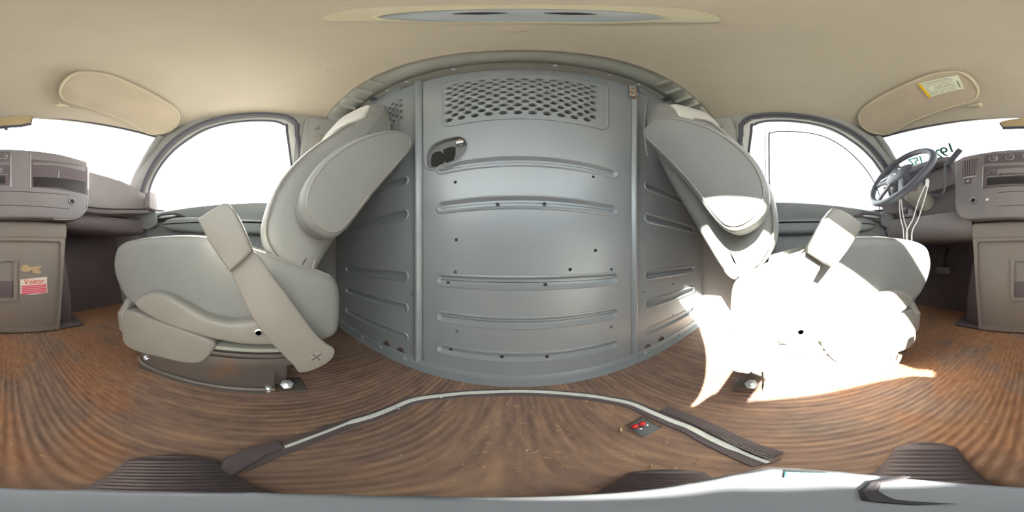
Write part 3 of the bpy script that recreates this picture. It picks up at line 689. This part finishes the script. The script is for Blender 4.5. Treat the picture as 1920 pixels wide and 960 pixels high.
hv = fpanel('climate_panel', ((1846, 291), (1880, 288), (1910, 286), (10, 284) if 0 else (1926, 285), (1938, 286), (1938, 303), (1910, 304), (1880, 305), (1845, 307)), .003, 'dash2')
for px_, py_ in ((1864, 298), (1894, 296), (1926, 294)):
    x_, z_ = xz(px_, py_, FY)
    bm = B(); lathe(bm, [(0, .020), (.006, .019), (.014, .015), (.016, .012)], (x_, FY+.002, z_), (0, 1, 0), 24); kn = obj('climate_knob', bm, 'dash2', hv)
    bm = B(); ring(bm, (x_, FY+.008, z_), (0, 1, 0), .019, .0016, 28, 6); obj('knob_ring', bm, 'silver', kn)
    bm = B(); rprism(bm, rrect(x_-.0015, x_+.0015, z_-.012, z_+.012, .001), 'y', FY+.016, FY+.019, .0005, 1); obj('pointer', bm, 'dash', kn)
rd = fpanel('radio', ((1845, 313), (1880, 311), (1920, 310), (1937, 310), (1937, 347), (1920, 348), (1880, 350), (1842, 354)), .004, 'dash2')
bm = B(); q = [xz(a_, b_, FY) for a_, b_ in ((1852, 333), (1885, 330), (1935, 328))]; tube(bm, [(a_, FY+.006, b_) for a_, b_ in q], .0012, 6); obj('trim_line', bm, 'silver', rd)
bm = B(); q = [xz(a_, b_, FY) for a_, b_ in ((1842, 354), (1844, 313))]; tube(bm, [(a_, FY+.005, b_) for a_, b_ in q], .0016, 6); obj('trim_line', bm, 'silver', rd)
q = [xz(a_, b_, FY) for a_, b_ in ((1852, 335), (1930, 331), (1930, 345), (1850, 348))]; bm = B(); rprism(bm, q, 'y', FY, FY+.006, .002, 2); obj('cassette_slot', bm, 'dark', rd)
q = [xz(a_, b_, FY) for a_, b_ in ((1870, 318), (1925, 315), (1925, 325), (1870, 328))]; bm = B(); rprism(bm, q, 'y', FY, FY+.006, .002, 2); obj('display', bm, 'dash', rd)
for px_, py_, r_ in ((1861, 322, .011), (1854, 325, .005)):
    x_, z_ = xz(px_, py_, FY); bm = B(); lathe(bm, [(0, r_), (.010, r_*.9), (.012, r_*.7)], (x_, FY+.004, z_), (0, 1, 0), 20); k_ = obj('radio_knob', bm, 'dash2', rd)
    bm = B(); ring(bm, (x_, FY+.008, z_), (0, 1, 0), r_, .001, 20, 6); obj('knob_ring', bm, 'silver', k_)
for k in range(6):
    x_, z_ = xz(1878+9*k, 326.5, FY); bm = B(); rprism(bm, rrect(x_-.007, x_+.007, z_-.004, z_+.004, .001), 'y', FY+.003, FY+.009, .001, 1); obj('radio_button', bm, 'dash2', rd)
# passenger side of the stack
tray = fpanel('storage_bin', ((58, 299), (105, 303), (150, 310), (164, 313), (164, 365), (140, 360), (100, 354), (58, 351)), .002, 'dash2')
for i, (ya, yb_) in enumerate(((303, 312), (330, 352))):
    q = [xz(a_, b_, FY) for a_, b_ in ((62, ya+2), (110, ya+4), (160, ya+11), (160, yb_+11), (110, yb_), (62, yb_-2))]; bm = B(); rprism(bm, q, 'y', FY, FY+.004, .002, 2); obj('bin_slot', bm, 'dark' if i else 'dash', tray)
bm = B(); q = [xz(a_, b_, FY) for a_, b_ in ((110, 320), (109, 334))]; tube(bm, [(a_, FY+.004, b_) for a_, b_ in q], .0016, 6); obj('bin_divider', bm, 'silver', tray)
for px_, ya, yb_ in ((57.5, 288, 351), (20.5, 291, 350)):
    bm = B(); q = [xz(px_, ya, FY), xz(px_, yb_, FY)]; tube(bm, [(a_, FY+.001, b_) for a_, b_ in q], .0018, 6); obj('stack_seam', bm, 'silver', st_)
for ya in (359, 385):
    bm = B(); q = [xz(a_, ya+dy, FY) for a_, dy in ((-50+1920, 2), (1900, 0), (1950, 0), (1990, 2), (2050, 7))]; tube(bm, [(a_, FY-.0005, b_) for a_, b_ in q], .0016, 6); obj('stack_groove', bm, 'dark', st_)
for px_, py_ in ((1825, 376), (135, 378)):
    x_, z_ = xz(px_, py_, FY)
    bm = B(); lathe(bm, [(0, .019), (.003, .018), (.0035, .012), (.001, .011)], (x_, FY, z_), (0, 1, 0), 24); po = obj('power_outlet', bm, 'dark', st_)
    bm = B(); ring(bm, (x_, FY+.003, z_), (0, 1, 0), .015, .0018, 28, 6); obj('outlet_ring', bm, 'silver', po)
x_, z_ = xz(1851, 374, FY); bm = B(); lathe(bm, [(0, .008), (.002, .007)], (x_, FY, z_), (0, 1, 0), 16); obj('emblem_button', bm, 'white', st_)
# headlamp switch plate left of the column
q = [(.66, .70), (.665, .655), (.80, .665), (.80, .725), (.72, .73)]
bm = B(); rprism(bm, q, 'y', -.80, -.735, .006, 3); hs = obj('switch_plate', bm, 'dash', db)
bm = B(); lathe(bm, [(0, .018), (.006, .017), (.016, .013), (.018, .010)], (.765, -.735, .695), (0, 1, 0), 20); k_ = obj('headlamp_knob', bm, 'dash2', hs)
bm = B(); ring(bm, (.765, -.728, .695), (0, 1, 0), .017, .0018, 24, 6); obj('knob_ring', bm, 'silver', k_)
bm = B(); rprism(bm, rrect(.695, .728, .68, .715, .004), 'y', -.745, -.728, .003, 2); obj('dimmer_switch', bm, 'dark', hs)

# steering column and wheel
WC = Vector((.60, -.570, .860)); WN = Vector((0, .91, .41)).normalized()      # wheel axis points back and up
sc_t = thing('steering_column', 'grey steering column shroud with ignition lock behind the steering wheel', 'steering column', (.60, -.70, .70))
bm = B(); lathe(bm, [(-.30, .03), (-.28, .055), (-.12, .062), (-.07, .06), (-.05, .05)], WC, WN, 24); obj('shroud', bm, 'dash', sc_t, angle=60)
bm = B(); lathe(bm, [(-.26, .03), (-.25, .06), (-.13, .066), (-.075, .055), (-.07, .03)], WC+Vector((-.0, 0, -.022)), WN, 24); obj('lower_shroud', bm, 'bezel' if 0 else 'trim', sc_t, angle=60)
ig = Vector((.545, -.62, .80)); bm = B(); lathe(bm, [(-.06, .03), (0, .030), (.012, .026), (.014, .018)], ig, (-.75, .6, .25), 22); il = obj('ignition_lock', bm, 'dash', sc_t)
bm = B(); ring(bm, ig+Vector((-.75, .6, .25)).normalized()*.014, (-.75, .6, .25), .018, .003, 22, 6); obj('lock_ring', bm, 'silver', il)
bm = B(); tube(bm, [WC+WN*-.1+Vector((.05, 0, 0)), WC+WN*-.09+Vector((.12, 0, .02)), WC+WN*-.07+Vector((.2, 0, .03))], [.006, .007, .010], 10); obj('turn_signal_stalk', bm, 'dash2', sc_t)
sw = thing('steering_wheel', 'dark grey leather steering wheel in front of the driver seat', 'steering wheel', tuple(WC-WN*.06))
bm = B(); ring(bm, WC, WN, .203, .0185, 64, 14); obj('rim', bm, 'wheel', sw, angle=80)
S_ = Vector((1, 0, 0)); U_ = WN.cross(S_)*-1
if U_.z < 0: U_ = -U_
def wpt(a_, b_, h=0): return WC+S_*a_+U_*b_+WN*h
hub2 = smooth([(-.085, .045), (-.04, .068), (.04, .068), (.085, .045), (.095, .0), (.07, -.05), (.0, -.065), (-.07, -.05), (-.095, 0)], 4)
bm = B(); R = []
for sc2, h in ((.8, -.055), (1.0, -.045), (1.03, -.02), (.98, .004), (.85, .014), (.5, .020)): R.append([bm.verts.new(wpt(p[0]*sc2, p[1]*sc2, h)) for p in hub2])
for i in range(5): bridge(bm, R[i], R[i+1])
bm.faces.new(R[0]); bm.faces.new(R[-1]); hb_ = obj('airbag_cover', bm, 'wheel', sw, angle=60)
bm = B(); R = [[bm.verts.new(wpt(p[0], p[1], h)) for p in q2] for q2, h in ((hub2, -.018), )]
bm.free()
for sx in (-1, 1):
    bm = B(); loft(bm, [[tuple(wpt(sx*a_, b_+w2, h_)) for w2, h_ in ((-w_, -.008), (w_, -.008), (w_, .006), (-w_, .006))] for a_, b_, w_ in ((.07, -.01, .028), (.12, -.008, .020), (.187, .0, .022))]); spk = obj('spoke', bm, 'wheel', sw, angle=50)
    bm = B(); loft(bm, [[tuple(wpt(sx*a_, b_+w2, h_)) for w2, h_ in ((-.007, .004), (.007, .004), (.007, .010), (-.007, .010))] for a_, b_ in ((.095, .015), (.13, .012), (.15, .012))]); obj('spoke_button', bm, 'silver', spk)
    bm = B(); loft(bm, [[tuple(wpt(sx*a_+w2, b_, h_)) for w2, h_ in ((-w_, -.008), (w_, -.008), (w_, .006), (-w_, .006))] for a_, b_, w_ in ((.04, -.05, .016), (.06, -.11, .012), (.09, -.168, .016))]); obj('spoke', bm, 'wheel', sw, angle=50)
bm = B(); ring(bm, wpt(0, .01, .019), WN, .021, .0025, 28, 6, 1.15); em = obj('emblem_ring', bm, 'chrome', hb_)
bm = B(); tube(bm, [wpt(-.018, .01, .019), wpt(.018, .01, .019)], .003, 8); obj('emblem_bar', bm, 'chrome', hb_)

# gear lever
gl = thing('gear_lever', 'dark column gear lever with square end beside the instrument hood', 'gear lever', (.42, -.70, .72))
pA = Vector(seen(1766, 366, 'y', -.72)); pB = Vector(seen(1772, 330, 'y', -.70)); pC = Vector(seen(1773, 308, 'y', -.69)); pD = Vector(seen(1801, 280, 'y', -.67)); pE = Vector(seen(1784, 300, 'y', -.68))
bm = B(); tube(bm, smooth([tuple(Vector((.55, -.72, .79))), tuple(pA), tuple(pB), tuple(pC), tuple(pE)], 6, False), .006, 10); obj('lever_shaft', bm, 'wheel', gl)
d_ = (pD-pE).normalized(); s_, t_ = frame_at(d_)
bm = B(); loft(bm, [[tuple(pE+d_*h+s_*a_*w_+t_*b_*w_) for a_, b_ in ((-1, -.6), (1, -.6), (1, .6), (-1, .6))] for h, w_ in ((-.035, .008), (-.02, .012), (.0, .013), ((pD-pE).length-.003, .013), ((pD-pE).length, .011))]); obj('lever_grip', bm, 'seal', gl, angle=30)

# white cords hanging from the column
kc = thing('hanging_cords', 'two white looped cords hanging from the steering column', 'cord', (.50, -.60, .45))
for k, (A0, Bm, C0, D0_) in enumerate((((1738, 342), (1724, 372), (1712, 410), (1700, 436)), ((1741, 345), (1734, 372), (1722, 410), (1710, 436)), ((1687, 374), (1687, 395), (1690, 415), (1694, 434)), ((1690, 374), (1692, 395), (1696, 415), (1701, 434)))):
    P = [seen(*q, 'y', -.575-.003*k) for q in (A0, Bm, C0, D0_)]; P.append((P[-1][0]-.004, P[-1][1], P[-1][2]-.10))
    bm = B(); tube(bm, smooth(P, 5, False), .0028, 8); obj('cord_strand', bm, 'cord', kc)
bm = B(); P0 = Vector(seen(1739, 340, 'y', -.577)); tube(bm, [P0+Vector((0, 0, .012)), P0, P0+Vector((.0, 0, -.03))], [.006, .009, .006], 10); obj('cord_knot', bm, 'cord', kc)

# rear view mirror
mq = [xz(a_, b_, -.68) for a_, b_ in ((1874, 229), (1880, 238), (1920, 236.5), (1960, 233.5), (1979, 230), (1981, 218), (1975, 215.5), (1950, 217), (1920, 220), (1880, 226))]
rm = thing('rear_view_mirror', 'slim rear view mirror in a dark frame hanging at the top of the windshield', 'mirror', (0, -.70, 1.14))
bm = B(); rprism(bm, offs(mq, -.003), 'y', -.705, -.682, .006, 3); mh = obj('mirror_housing', bm, 'seal', rm)
bm = B(); R = [bm.verts.new((p[0], -.6815, p[1])) for p in offs(mq, .002)]; R2 = [bm.verts.new((p[0], -.684, p[1])) for p in offs(mq, .002)]
bm.faces.new(R); bm.faces.new(R2); bridge(bm, R, R2); obj('mirror_glass', bm, 'mirror', rm)
bm = B(); tube(bm, [(-.01, -.70, 1.17), (-.01, -.74, 1.20), (-.01, -.765, 1.225)], [.010, .007, .012], 12); obj('mirror_arm', bm, 'dark', rm)
bm = B(); P = seen(11, 241, 'y', -.69); tube(bm, [(P[0], P[1], P[2]+.012), P, (P[0]-.004, P[1], P[2]-.012)], [.004, .009, .006], 10); obj('day_night_tab', bm, 'seal', rm)

# sun visors
def visor(s):
    lab = 'beige sun visor with warning label folded up above the driver' if s > 0 else 'plain beige sun visor folded up above the passenger side'
    px0 = [(1609, 218), (1613, 202), (1650, 180), (1700, 158), (1740, 143), (1780, 137), (1806, 139), (1825, 150), (1837, 168), (1832, 182), (1812, 190), (1760, 203), (1712, 218), (1672, 235), (1648, 236), (1624, 232)]
    f = 1.0
    q = [xy(a_, b_, 1.285) for a_, b_ in px0]
    if s < 0: q = [(-x_+0, y_) for x_, y_ in q]
    t = thing('sun_visor', lab, 'sun visor', (s*.42, -.45, 1.29), 'sun visors')
    def wv(p): return (p[0], p[1], hz(p[0], p[1])-.024+(p[2]))
    bm = B(); rprism(bm, smooth(q, 4), 'z', -.008, .010, .008, 4, wv, dome=.001); b_ = obj('visor_body', bm, 'visor', t, angle=60)
    bm = B(); qq = smooth(offs(q, .006), 4); tube(bm, [wv((p[0], p[1], -.008)) for p in qq], .0035, 6, True); obj('visor_piping', bm, 'bezel', b_)
    c_ = xy(1836, 196, 1.275); x_ = c_[0]*s; bm = B(); tube(bm, [(x_-s*.0, c_[1], hz(x_, c_[1])-.010), (x_, c_[1]+.008, hz(x_, c_[1])-.018), (x_+s*.04, c_[1]+.010, hz(x_, c_[1])-.020)], [.016, .012, .006], 10); obj('visor_clip', bm, 'bezel', t)
    c_ = xy(1648, 238, 1.24); x_ = c_[0]*s; bm = B(); tube(bm, [(x_+s*.004, c_[1]-.012, 1.235), (x_, c_[1]+.004, 1.225), (x_-s*.02, c_[1]+.01, 1.228)], [.012, .008, .005], 10); obj('visor_pivot', bm, 'dark' if s > 0 else 'bezel', t)
    if s > 0:
        lq = [xy(a_, b_, 1.281) for a_, b_ in ((1720, 160), (1741, 181), (1808, 166), (1796, 144))]
        def wl_(p): return (p[0], p[1], hz(p[0], p[1])-.0372+p[2])
        A0, B0, C0, D0_ = [Vector(p) for p in lq]
        def L(u, v): return (A0*(1-u)*(1-v)+B0*(1-u)*v+D0_*u*(1-v)+C0*u*v)
        bm = B(); rprism(bm, [tuple(L(u, v)) for u, v in ((0, 0), (.5, 0), (1, 0), (1, 1), (.5, 1), (0, 1))], 'z', 0, .0045, .0003, 1, wl_); lb = obj('warning_label', bm, 'labelp', b_)
        bm = B(); rprism(bm, [tuple(L(u, v)) for u, v in ((0, 0), (.085, 0), (.085, 1), (0, 1))], 'z', -.0008, .001, .0002, 1, wl_); obj('label_strip', bm, 'yellow', lb)
        bm = B()
        for r_ in range(9):
            u = .11
            while u < .82:
                w_ = random.uniform(.02, .07); v0 = .07+r_*.102; hh = .030 if r_ not in (0, 4) else .045
                rprism(bm, [tuple(L(a_, c2)) for a_, c2 in ((u, v0), (min(.84, u+w_), v0), (min(.84, u+w_), v0+hh), (u, v0+hh))], 'z', -.0006, .001, .0001, 1, wl_); u += w_+.012
        rprism(bm, [tuple(L(a_, c2)) for a_, c2 in ((.90, .35), (.94, .35), (.94, .85), (.90, .85))], 'z', -.0006, .001, .0001, 1, wl_)
        obj('label_print', bm, 'ink', lb)
visor(-1); visor(1)

# windshield marker writing, seen reversed from inside
def wsp(px_, py_):
    # meet the windshield sheet by marching along the sight line
    az = math.radians((px_-960)*.1875-YAW); e_ = math.radians(90-py_*.1875); D = Vector((math.sin(az)*math.cos(e_), math.cos(az)*math.cos(e_), math.sin(e_)))
    t = .5
    while t < 2:
        p = Vector((0, 0, H))+D*t; v = (1.25-p.z)/.35; v = max(0, min(1, v)); u = p.x/(.73+.17*v); yw = (-.735+.2*u*u)*(1-v)+(-1.28+.3*u*u)*v
        if p.y < yw+.006: return p
        t += .002
    return p
wm = [(1783, 278, '1'), (1771, 286, '9'), (1761, 290, '2'), (1750, 295, '8'), (1727, 300, '1'), (1719, 303, '5'), (1710, 305, '7')]
ms = thing('windshield_writing', 'faint green marker numbers written on the outside of the windshield', 'writing', tuple(wsp(1750, 300)))
for px_, py_, ch in wm:
    c_ = wsp(px_, py_); r_ = (wsp(px_+8, py_-1.5)-wsp(px_-8, py_+1.5)); u_ = (wsp(px_+3, py_-8)-wsp(px_-3, py_+8)); u_ = u_-r_*(u_.dot(r_)/r_.length_squared)
    text('digit', ch, .105 if px_ > 1735 else .085, c_, r_, u_, 'hot', ms, mirror=True, bold=.0022)

# ---------------------------------------------------------------- engine cover
EY = -.80
ec = thing('engine_cover', 'dark plastic engine cover box standing between the two footwells', 'engine cover', (0, -.95, 0))
bq = [(-.262, .0), (-.275, .20), (-.288, .40), (-.295, .505), (.295, .505), (.288, .40), (.275, .20), (.262, 0)]
bm = B(); rprism(bm, bq, 'y', EY-.34, EY, .016, 4); eb = obj('cover_body', bm, 'cover', ec, angle=50)
bm = B(); rprism(bm, rrect(-.305, .305, .495, .583, .022), 'y', EY-.34, EY+.012, .014, 4); obj('cover_lid', bm, 'cover', ec, angle=50)
bm = B(); fr_ = [(-.25, .03), (-.268, .30), (-.272, .47), (-.262, .485), (.262, .485), (.272, .47), (.268, .30), (.25, .03)]
plate(bm, [(-.262, .01), (-.288, .40), (-.295, .50), (.295, .50), (.288, .40), (.262, .01)], [fr_], 'y', EY-.003, EY+.012); obj('raised_border', bm, 'cover', eb, angle=30)
bm = B(); plate(bm, rrect(-.05, .10, .185, .40, .012), [rrect(-.032, .082, .20, .385, .010)], 'y', EY-.002, EY+.008); lt = obj('latch_frame', bm, 'cover', eb, angle=30)
bm = B(); rprism(bm, rrect(-.030, .080, .205, .285, .008), 'y', EY-.002, EY+.004, .003, 2); obj('latch', bm, 'dash2', lt)
for s in (-1, 1):
    q = [(-.84, .0), (-.86, .17), (-.93, .35), (-1.02, .46), (-1.12, .50), (-1.12, 0)]
    bm = B(); rprism(bm, smooth(q, 1), 'x', s*.27, s*.36, .015, 3); obj('side_flare', bm, 'dash2', ec)
    bm = B(); rprism(bm, rrect(-1.10, -.80, .0, .022, .01), 'x', s*.25, s*.41, .008, 3); obj('foot_flange', bm, 'dash2', ec)
# sticker
sq = [xz(a_, b_, EY+.002) for a_, b_ in ((38, 524), (88, 519), (89, 549), (60, 553), (38, 551))]
vs_t = thing('visitor_sticker', 'pink and white Visitor sticker on the dark engine cover', 'sticker', (-.13, EY+.002, .22))
bm = B(); rprism(bm, sq, 'y', EY-.0005, EY+.0018, .0004, 1); sb = obj('sticker_paper', bm, 'paper', vs_t)
u0, u1 = min(p[0] for p in sq), max(p[0] for p in sq); w0, w1 = min(p[1] for p in sq), max(p[1] for p in sq)
bm = B()
for k in range(5):
    z_ = w0+.010+k*.0092; rprism(bm, [(u0+.005, z_), (u1-.006, z_-.006), (u1-.006, z_+.001), (u0+.005, z_+.007)], 'y', EY+.001, EY+.0024, .0003, 1)
obj('pink_stripes', bm, 'pink', sb)
text('word', 'Visitor', .038, ((u0+u1)/2, EY+.0022, w1-.023), (-1, 0, 0.03), (0, 0, 1), 'red', sb)
bm = B(); q = [xz(a_, b_, EY) for a_, b_ in ((38, 505), (42, 498), (50, 496), (56, 501), (68, 499), (78, 499), (72, 506), (78, 509), (76, 513), (62, 512), (60, 506), (52, 510), (44, 510))]; rprism(bm, q, 'y', EY-.001, EY+.0014, .0003, 1); single('peeled_sticker_residue', bm, 'scrape', 'ragged tan remains of a peeled sticker above the pink one', 'sticker')

# brake pedal
bp2 = thing('brake_pedal', 'dark rubber brake pedal deep in the driver footwell', 'pedal', (.60, -.95, .28))
q = seen(1767, 508, 'y', -.95); bm = B(); rprism(bm, rrect(q[0]-.055, q[0]+.055, q[2]-.02, q[2]+.025, .008), 'y', -.965, -.945, .006, 3); pp = obj('pedal_pad', bm, 'rubber', bp2)
bm = B(); tube(bm, [(q[0], -.96, q[2]), (q[0]+.01, -1.02, q[2]+.12), (q[0]+.01, -1.05, q[2]+.16)], .011, 8); obj('pedal_arm', bm, 'dark', bp2)
bm = B()
for k in range(4): rprism(bm, rrect(q[0]-.048+.026*k, q[0]-.030+.026*k, q[2]-.015, q[2]+.02, .003), 'y', -.946, -.942, .001, 1)
obj('pad_ribs', bm, 'rubber', pp)

# ---------------------------------------------------------------- floor items
path_px = [(430, 876), (480, 858), (520, 843), (585, 820), (650, 795), (700, 780), (740, 764), (775, 750), (820, 743), (880, 737), (960, 734), (1030, 736), (1100, 742), (1150, 750), (1185, 758), (1220, 773), (1260, 790), (1300, 806), (1370, 840), (1440, 868)]
path = [xy(a_, b_, .004) for a_, b_ in path_px]
def ribbon(bm, pth, wid, z0, z1, i0=0, i1=None, shift=0.):
    pth = pth[i0:i1]; P = smooth(pth, 4, False); n = len(P); A2_, B2_ = [], []
    secs = []
    for i, p in enumerate(P):
        d = Vector(P[min(n-1, i+1)])-Vector(P[max(0, i-1)]); d.normalize(); nn = Vector((-d.y, d.x))
        w_ = wid(i/(n-1)); c_ = Vector(p)+nn*shift
        a_, b_ = c_-nn*w_, c_+nn*w_
        secs.append([(a_.x, a_.y, z0), (a_.x*.97+b_.x*.03, a_.y*.97+b_.y*.03, z1), (b_.x*.97+a_.x*.03, b_.y*.97+a_.y*.03, z1), (b_.x, b_.y, z0)])
    loft(bm, secs); return bm
fs = thing('mat_edge_strip', 'arched black rubber mat edging with a white strip, on the floor near the partition', 'floor trim', (0, .2, 0))
bm = B(); ribbon(bm, path, lambda t: .0155, 0, .0035, shift=0); obj('rubber_edge', bm, 'rubber', fs)
bm = B(); ribbon(bm, path, lambda t: .0055 if .12 < t < .95 else .003, .003, .0055, 2, None, .001); obj('white_strip', bm, 'white', fs)
for px_, py_ in ((745, 765), (825, 745), (1093, 742)):
    x_, y_ = xy(px_, py_, .005); bm = B(); rprism(bm, rrect(x_-.006, x_+.006, y_-.0015, y_+.0015, .001), 'z', .005, .0065, .0004, 1); obj('staple', bm, 'bolt', fs)
# textured black strip lying outside the edging, driver side
pr = [xy(a_, b_, .006) for a_, b_ in ((1235, 771), (1270, 785), (1310, 802), (1350, 822), (1400, 846), (1450, 862))]
pr = [(a_+.013, b_-.002) for a_, b_ in pr]
bs = thing('rubber_strip', 'black ribbed rubber strip under clear tubing beside the white edging, driver side', 'strip', (pr[2][0], pr[2][1], 0))
bm = B(); ribbon(bm, pr, lambda t: .012, .0, .008, shift=0); obj('strip_body', bm, 'rubber', bs)
bm = B(); P = [Vector(p) for p in pr]
for k in range(34):
    t = k/33*(len(P)-1.001); i = int(t); c_ = P[i].lerp(P[i+1], t-i); d = (P[i+1]-P[i]).normalized(); nn = Vector((-d.y, d.x))
    tube(bm, [(c_.x-nn.x*.010, c_.y-nn.y*.010, .0085), (c_.x+nn.x*.010, c_.y+nn.y*.010, .0085)], .0013, 6)
obj('strip_ribs', bm, 'rubber', bs)
pr2 = [xy(a_, b_, .014) for a_, b_ in ((1330, 808), (1370, 826), (1410, 845), (1455, 862))]
bm = B(); tube(bm, [(a_, b_, .013) for a_, b_ in smooth(pr2, 5, False)], .004, 10); obj('clear_tube', bm, 'bag', bs)
# dark flap at the passenger end of the edging
q = [xy(a_, b_, .01) for a_, b_ in ((395, 895), (420, 858), (470, 836), (520, 826), (535, 838), (500, 852), (460, 876), (430, 895))]
bm = B(); rprism(bm, q, 'z', 0, .010, .003, 2); single('rubber_flap', bm, 'rubber', 'crumpled dark rubber flap at the passenger end of the white edging', 'rubber')
# wood chips and debris
bm = B()
for k in range(430):
    if random.random() < .55: x_, y_ = random.uniform(-.05, .24), random.uniform(.03, .34)
    else: x_, y_ = random.uniform(-.30, .36), random.uniform(-.75, .38)
    if math.hypot(x_, y_) < .075: continue
    L_ = random.choice((.0008, .001, .0014, .002, .004)); W_ = random.uniform(.0004, .0010); an = random.uniform(0, math.pi); c_, s_ = math.cos(an), math.sin(an)
    q = [(x_+c_*a_*L_-s_*b_*W_, y_+s_*a_*L_+c_*b_*W_) for a_, b_ in ((-1, -1), (1, -.6), (.8, 1), (-.9, .7))]
    lo = [bm.verts.new((p[0], p[1], .0002)) for p in q]; hi = [bm.verts.new((p[0], p[1], random.uniform(.0008, .0022))) for p in q]
    bm.faces.new(lo); bm.faces.new(hi); bridge(bm, lo, hi)
single('wood_chips', bm, 'chip', 'scattered pale wood chips and crumbs on the brown floor', 'debris', kind='stuff')
# packet
bgq = [xy(a_, b_, .006) for a_, b_ in ((1175, 797), (1205, 780), (1241, 800), (1206, 819))]
cx_ = sum(p[0] for p in bgq)/4; cy_ = sum(p[1] for p in bgq)/4
pk = thing('earplug_packet', 'small clear packet holding red pieces on the brown floor', 'packet', (cx_, cy_, 0))
bm = B(); rprism(bm, bgq, 'z', .0015, .0065, .0015, 2); obj('clear_bag', bm, 'bag', pk)
bm = B(); rprism(bm, offs(bgq, .001), 'z', .0003, .0012, .0003, 1); obj('backing', bm, 'lens', pk)
for (a_, b_) in ((1190, 798), (1204, 793)):
    x_, y_ = xy(a_, b_, .008); bm = B(); tube(bm, [(x_-.006, y_-.004, .006), (x_-.002, y_-.002, .007), (x_+.003, y_+.001, .007)], [.004, .0055, .0045], 12); fo = obj('red_plug', bm, 'redfoam', pk)
for (a_, b_) in ((1200, 804), (1212, 797)):
    x_, y_ = xy(a_, b_, .008); bm = B(); lathe(bm, [(0, .003), (.003, .0042), (.006, .002)], (x_, y_, .004), (.3, .3, 1), 12); obj('chrome_tip', bm, 'chrome', pk)
# big curled chip beside the packet
q = [xy(a_, b_, .003) for a_, b_ in ((1161, 806), (1165, 799), (1168, 806), (1165, 812))]
bm = B(); rprism(bm, q, 'z', 0, .003, .0008, 1); single('wood_splinter', bm, 'chip', 'single larger tan splinter left of the clear packet', 'splinter')

# ---------------------------------------------------------------- camera stand under the lens
ct = .3140
cd = thing('camera_stand', 'grey boxy camera stand directly below with green label and ribbed rubber feet', 'camera stand', (.012, -.005, 0))
outl = []
for px_, py_ in ((0, 913), (160, 917), (320, 921), (480, 922), (640, 926), (800, 929), (960, 931), (1100, 926), (1200, 918), (1280, 905), (1360, 888), (1440, 873), (1500, 876), (1580, 882), (1660, 890), (1740, 899), (1800, 904), (1860, 909)):
    outl.append(xy(px_, py_, ct))
bm = B(); rprism(bm, outl, 'z', ct-.11, ct, .003, 3); cb = obj('housing', bm, 'grey', cd, angle=50)
bm = B(); q = [xy(a_, b_, ct+.001) for a_, b_ in ((1472, 884), (1555, 886), (1562, 894), (1470, 896))]; rprism(bm, q, 'z', ct-.001, ct+.001, .0003, 1); obj('green_label', bm, 'green', cb, 'green display label')
bm = B(); tube(bm, [(*xy(a_, b_, ct), ct) for a_, b_ in ((1700, 893), (1640, 905), (1628, 920), (1650, 938), (1760, 946))], .0008, 6); obj('shadow_curve', bm, 'dark', cb)  # dark line drawn for the curved shadow on the housing
bm = B(); lathe(bm, [(.0, .028), (.01, .030), (.03, .018), (.13, .016)], (.012, -.005, .0), (0, 0, 1), 24); obj('stem', bm, 'rubber', cd)
for az_, r1, w_ in ((143, .185, .030), (-122, .146, .034), (52, .108, .022)):
    a_ = math.radians(az_); D = Vector((math.sin(a_), math.cos(a_), 0)); N = Vector((D.y, -D.x, 0)); secs = []
    n = 30
    for k in range(n+1):
        t = k/n; r_ = .02+(r1-.02)*t; w2 = w_*(.75+.35*math.sin(min(1, t*1.2)*math.pi*.6))*(1 if t < .86 else math.sqrt(max(.06, 1-((t-.86)/.14)**2))); hgt = .030-.014*t+(.0022 if k % 2 else -.0022)
        secs.append([tuple(D*r_+N*w2*math.cos(p)+Vector((0, 0, max(.0005, hgt*math.sin(p)*(1 if t < .9 else .7))))) for p in [math.pi*i/10 for i in range(11)]])
    bm = B(); loft(bm, secs); obj('ribbed_foot', bm, 'rubber', cd, angle=25)
